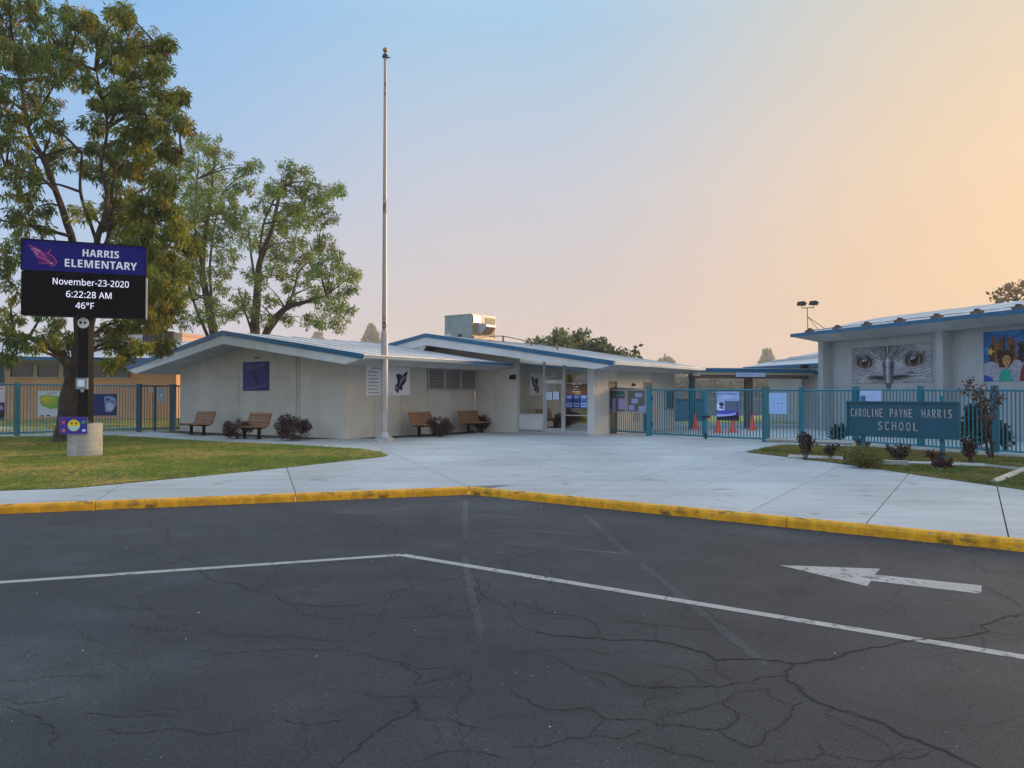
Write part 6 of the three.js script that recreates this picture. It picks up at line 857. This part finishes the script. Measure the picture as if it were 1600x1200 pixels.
// ---------- shrubs ----------
function shrub({ name = 'shrub', label, px, py, w, h, n, leaf, tint, seed, stems = 9, group, lift = 0.02, hollow = 0.5, loose = 0, twigCol = M.brown }) {
  const R = rng(seed), p = G(px, py, 0.14), k = p[1] / FOCAL, W = w * k / 2, H = h * k, o = thing(name, label, 'shrub', [p[0], 0.14, -p[1]], 0, group), wood = [], lv = new Leaves();
  for (let i = 0; i < stems; i++) { const a = R() * 6.28, r = W * (0.3 + 0.6 * R()), y = H * (0.55 + 0.4 * R()), tip = V(Math.cos(a) * r, y, Math.sin(a) * r); wood.push(tube([V(Math.cos(a) * 0.05, -0.03, Math.sin(a) * 0.05), V(Math.cos(a) * r * 0.4, y * 0.55, Math.sin(a) * r * 0.4), tip], [0.012, 0.009, 0.004], 4)); }
  const cl = Array.from({ length: 26 }, () => { const v = sphere(R); const l = Math.max(0.3, v.length()); return V(v.x / l * (hollow + (1 - hollow) * R()) * W, H * (0.5 + 0.46 * v.y / l * (hollow + (1 - hollow) * R())), v.z / l * (hollow + (1 - hollow) * R()) * W); });
  if (loose) { n = Math.round(n * 0.62);   // leaves strung along thin stems
    wood.length = 0; const ends = [];
    for (let i = 0; i < stems; i++) { const a = R() * 6.28, r = W * (0.25 + 0.75 * R()), y = H * (0.6 + 0.45 * R()), p0 = V(Math.cos(a) * W * 0.1, -0.03, Math.sin(a) * W * 0.1), p1 = V(Math.cos(a) * r * 0.5, y * 0.5, Math.sin(a) * r * 0.5), p2 = V(Math.cos(a + 0.3) * r, y, Math.sin(a + 0.3) * r); wood.push(tube([p0, p1, p2], [0.009, 0.007, 0.003], 4)); ends.push([p0, p1, p2]); }
    for (let i = 0; i < n; i++) { const [p0, p1, p2] = pick(R, ends), t = 0.3 + 0.75 * Math.sqrt(R()), q = p0.clone().lerp(p1, Math.min(1, t * 2)).lerp(p2, Math.max(0, t * 2 - 1) * 0.98).add(sphere(R).multiplyScalar(0.035 + 0.06 * R())); const col = tint(R), s = 0.6 + 0.8 * R(), cc = 0.7 + 0.6 * R(); lv.add(q, sphere(R).add(V(0, 0.2, 0)), leaf[0] * s, leaf[1] * s, col.map((v) => v * cc), sphere(R)); }
  } else for (let i = 0; i < n; i++) { const c = pick(R, cl), q = c.clone().add(sphere(R).multiplyScalar(Math.min(W, H) * 0.32)); if (q.y < 0.0) q.y = R() * 0.06; const col = tint(R), s = 0.6 + 0.8 * R(), cc = 0.7 + 0.6 * R(); lv.add(q, sphere(R).add(V(q.x, 0.25, q.z).multiplyScalar(0.8)), leaf[0] * s, leaf[1] * s, col.map((v) => v * cc), sphere(R)); }
  part('stem', wood, twigCol, o); part('foliage', lv.geo(), LEAF, o); return o;
}
const plum = (R) => pick(R, [[0.06, 0.02, 0.035], [0.085, 0.026, 0.03], [0.045, 0.022, 0.03], [0.1, 0.04, 0.026]]), rust = (R) => pick(R, [[0.13, 0.045, 0.025], [0.06, 0.02, 0.02], [0.16, 0.07, 0.03], [0.05, 0.03, 0.02]]), olive = (R) => pick(R, [[0.25, 0.24, 0.05], [0.2, 0.2, 0.045], [0.3, 0.26, 0.07], [0.13, 0.15, 0.045]]), plumGreen = (R) => pick(R, [[0.05, 0.02, 0.04], [0.06, 0.06, 0.025], [0.04, 0.018, 0.03], [0.09, 0.07, 0.03]]), greenB = (R) => pick(R, [[0.02, 0.05, 0.025], [0.03, 0.065, 0.025], [0.018, 0.04, 0.022]]);
shrub({ label: 'dark plum shrub standing alone against the gable wall', px: 456, py: 688, w: 52, h: 38, n: 2600, leaf: [0.09, 0.035], tint: plum, seed: 61 });
shrub({ label: 'reddish shrub behind the bench in the middle of the gable wall', px: 370, py: 685, w: 40, h: 30, n: 1700, leaf: [0.09, 0.03], tint: (R) => (R() < 0.4 ? rust(R) : plum(R)), seed: 62 });
shrub({ label: 'dark plum shrub half behind the bench nearer the flagpole', px: 686, py: 682, w: 40, h: 34, n: 1900, leaf: [0.09, 0.034], tint: plum, seed: 63 });
shrub({ label: 'dark plum shrub half behind the bench in the inner corner', px: 752, py: 674.5, w: 24, h: 27, n: 1200, leaf: [0.1, 0.036], tint: plum, seed: 64 });
shrub({ label: 'thin purple leaved shrub at the tip of the planting bed', px: 1258, py: 718, w: 28, h: 38, n: 620, leaf: [0.075, 0.05], tint: plumGreen, seed: 65, loose: 1, stems: 14, hollow: 0.35 });
shrub({ label: 'small brown shrub between the thin purple shrub and the yellow bush', px: 1298, py: 717, w: 18, h: 22, n: 420, leaf: [0.06, 0.035], tint: plumGreen, seed: 66, loose: 1 });
shrub({ label: 'bushy yellow green shrub, the largest in the planting bed', px: 1356, py: 730, w: 56, h: 32, n: 4200, leaf: [0.075, 0.014], tint: olive, seed: 67, stems: 16 });
shrub({ label: 'dark green low shrub tucked against the yellow green bush', px: 1333, py: 725, w: 24, h: 22, n: 1000, leaf: [0.06, 0.02], tint: (R) => pick(R, [[0.05, 0.08, 0.03], [0.04, 0.06, 0.025]]), seed: 68 });
shrub({ label: 'small purple shrub behind the yellow green bush under the name sign', px: 1347, py: 708, w: 22, h: 18, n: 520, leaf: [0.07, 0.04], tint: plum, seed: 69, loose: 1 });
shrub({ label: 'spreading brown green shrub beside the concrete block', px: 1405, py: 721, w: 36, h: 24, n: 900, leaf: [0.07, 0.035], tint: (R) => (R() < 0.5 ? rust(R) : plumGreen(R)), seed: 70, loose: 1, stems: 14 });
shrub({ label: 'loose brown shrub at the foot of the name sign post', px: 1460, py: 723, w: 26, h: 18, n: 420, leaf: [0.06, 0.03], tint: rust, seed: 71, loose: 1 });
shrub({ label: 'low red flowering shrub in front of the name sign post', px: 1472, py: 731, w: 30, h: 13, n: 1000, leaf: [0.05, 0.035], tint: (R) => pick(R, [[0.12, 0.03, 0.035], [0.09, 0.025, 0.03], [0.1, 0.06, 0.04]]), seed: 72 });
shrub({ label: 'upright dark purple shrub beside the bare leafed young tree', px: 1516, py: 727, w: 20, h: 38, n: 700, leaf: [0.07, 0.045], tint: plum, seed: 73, loose: 1, stems: 12, hollow: 0.3 });
shrub({ label: 'green shrub behind the fence at the right end of the name sign', px: 1527, py: 699, w: 62, h: 62, n: 2600, leaf: [0.11, 0.06], tint: greenB, seed: 74, hollow: 0.3 });
shrub({ label: 'green shrub behind the fence left of the name sign', px: 1311, py: 691, w: 26, h: 30, n: 700, leaf: [0.1, 0.06], tint: greenB, seed: 75, hollow: 0.3 });
shrub({ label: 'green shrub behind the fence beyond the last post', px: 1572, py: 704, w: 22, h: 40, n: 500, leaf: [0.09, 0.05], tint: greenB, seed: 76, hollow: 0.3 });
tree({ name: 'young_tree', label: 'slender young tree with sparse rusty leaves beside the name sign', D: 18.6, foot: [1550, 727], deep: 0.8, seed: 77, twig: 0.006, slim: 0.7, dens: 0.65, limbs: [{ root: 1, p: [1553, 727, 5, 1549, 690, 4, 1545, 650, 3, 1530, 620, 2, 1516, 600, 1.5], end: 0.2 }, { root: 1, p: [1549, 727, 4, 1541, 690, 3, 1538, 650, 2.5, 1550, 615, 1.5, 1556, 604, 1], end: -0.2 }, { p: [1545, 650, 2.5, 1556, 630, 2, 1566, 618, 1] }, { p: [1540, 660, 2, 1520, 625, 1.5, 1506, 612, 1] }], clumps: seq('1516 602 8, 1508 612 8, 1522 615 9, 1532 608 8, 1541 622 9, 1553 614 7, 1545 640 9, 1556 626 6, 1535 634 8, 1550 656 7, 1541 670 6, 1528 626 8, 1547 690 5, 1540 650 8, 1562 622 4, 1514 594 5, 1544 705 4'), leaf: { n: 7, len: 0.07, wid: 0.042, droop: 0.3, spread: 0.08 }, tint: (R) => pick(R, [[0.15, 0.06, 0.03], [0.1, 0.045, 0.03], [0.18, 0.09, 0.04], [0.06, 0.03, 0.025]]) });
// soil pockets along the office walls
{
  const s = structure('planting_soil', 'dark bare soil along the office walls'); const q = (a, b) => fr(a, b);
  part('soil', flat([q(-10.3, 0), q(-10.3, -1.05), q(-6, -1.2), q(-1, -0.95), q(-0.6, 0)], 0.134), M.soil, s); part('soil', flat([q(0, 0.7), q(0.9, 0.8), q(1.3, 3), q(1.15, 6), q(0, 7.25)], 0.134), M.soil, s);
}
// fallen leaves on the lawn
{
  const R = rng(91), n = 900, t = new THREE.BufferGeometry(); t.setAttribute('position', new THREE.Float32BufferAttribute([-0.05, 0, 0, 0, 0.012, 0.018, 0.05, 0.004, 0, -0.05, 0, 0, 0.05, 0.004, 0, 0, 0.01, -0.018], 3)); t.setAttribute('uv', new THREE.Float32BufferAttribute([0, 0, 0.5, 1, 1, 0, 0, 0, 1, 0, 0.5, 1], 2)); t.computeVertexNormals();
  const im = new THREE.InstancedMesh(t, mat([1, 1, 1], { roughness: 0.8, side: THREE.DoubleSide }), n), m = new THREE.Matrix4(), q = new THREE.Quaternion(); im.name = 'fallen_leaves'; im.userData = { kind: 'stuff', label: 'dry leaves scattered on the lawn and walk near the tree', category: 'leaves' };
  for (let i = 0; i < n; i++) { const r = 0.5 + R() * R() * 9, a = R() * 6.28, x = -13.5 + Math.cos(a) * r, d = 23.5 + Math.sin(a) * r * 0.9; q.setFromEuler(new THREE.Euler((R() - 0.5) * 0.6, R() * 6.28, (R() - 0.5) * 0.6)); m.compose(V(x, inside([x, d], LAWN) ? 0.165 : 0.137, -d), q, V(1, 1, 1).multiplyScalar(0.6 + 0.7 * R())); im.setMatrixAt(i, m); im.setColorAt(i, new THREE.Color().setRGB(...pick(R, [[0.3, 0.19, 0.07], [0.22, 0.13, 0.05], [0.36, 0.26, 0.11]]))); }
  scene.add(shadowed(im));
}
{ // litter in the planting bed
  const R = rng(97), n = 700, t = new THREE.BufferGeometry(); t.setAttribute('position', new THREE.Float32BufferAttribute([-0.03, 0, 0, 0, 0.01, 0.014, 0.03, 0.004, 0, -0.03, 0, 0, 0.03, 0.004, 0, 0, 0.008, -0.014], 3)); t.setAttribute('uv', new THREE.Float32BufferAttribute([0, 0, 0.5, 1, 1, 0, 0, 0, 1, 0, 0.5, 1], 2)); t.computeVertexNormals();
  const im = new THREE.InstancedMesh(t, mat([1, 1, 1], { roughness: 0.9, side: THREE.DoubleSide }), n), m = new THREE.Matrix4(), q = new THREE.Quaternion(); im.name = 'leaf_litter'; im.userData = { kind: 'stuff', label: 'brown leaf litter in the planting bed by the name sign', category: 'leaves' }; let i = 0;
  while (i < n) { const p = [6 + R() * 8, 12 + R() * 14]; if (!inside(p, BED)) continue; q.setFromEuler(new THREE.Euler(R() - 0.5, R() * 6.28, R() - 0.5)); m.compose(V(p[0], 0.168, -p[1]), q, V(1, 1, 1).multiplyScalar(0.6 + R())); im.setMatrixAt(i, m); im.setColorAt(i++, new THREE.Color().setRGB(...pick(R, [[0.16, 0.09, 0.05], [0.1, 0.06, 0.04], [0.22, 0.15, 0.08]]))); }
  scene.add(shadowed(im));
}
renderer.render(scene, camera);
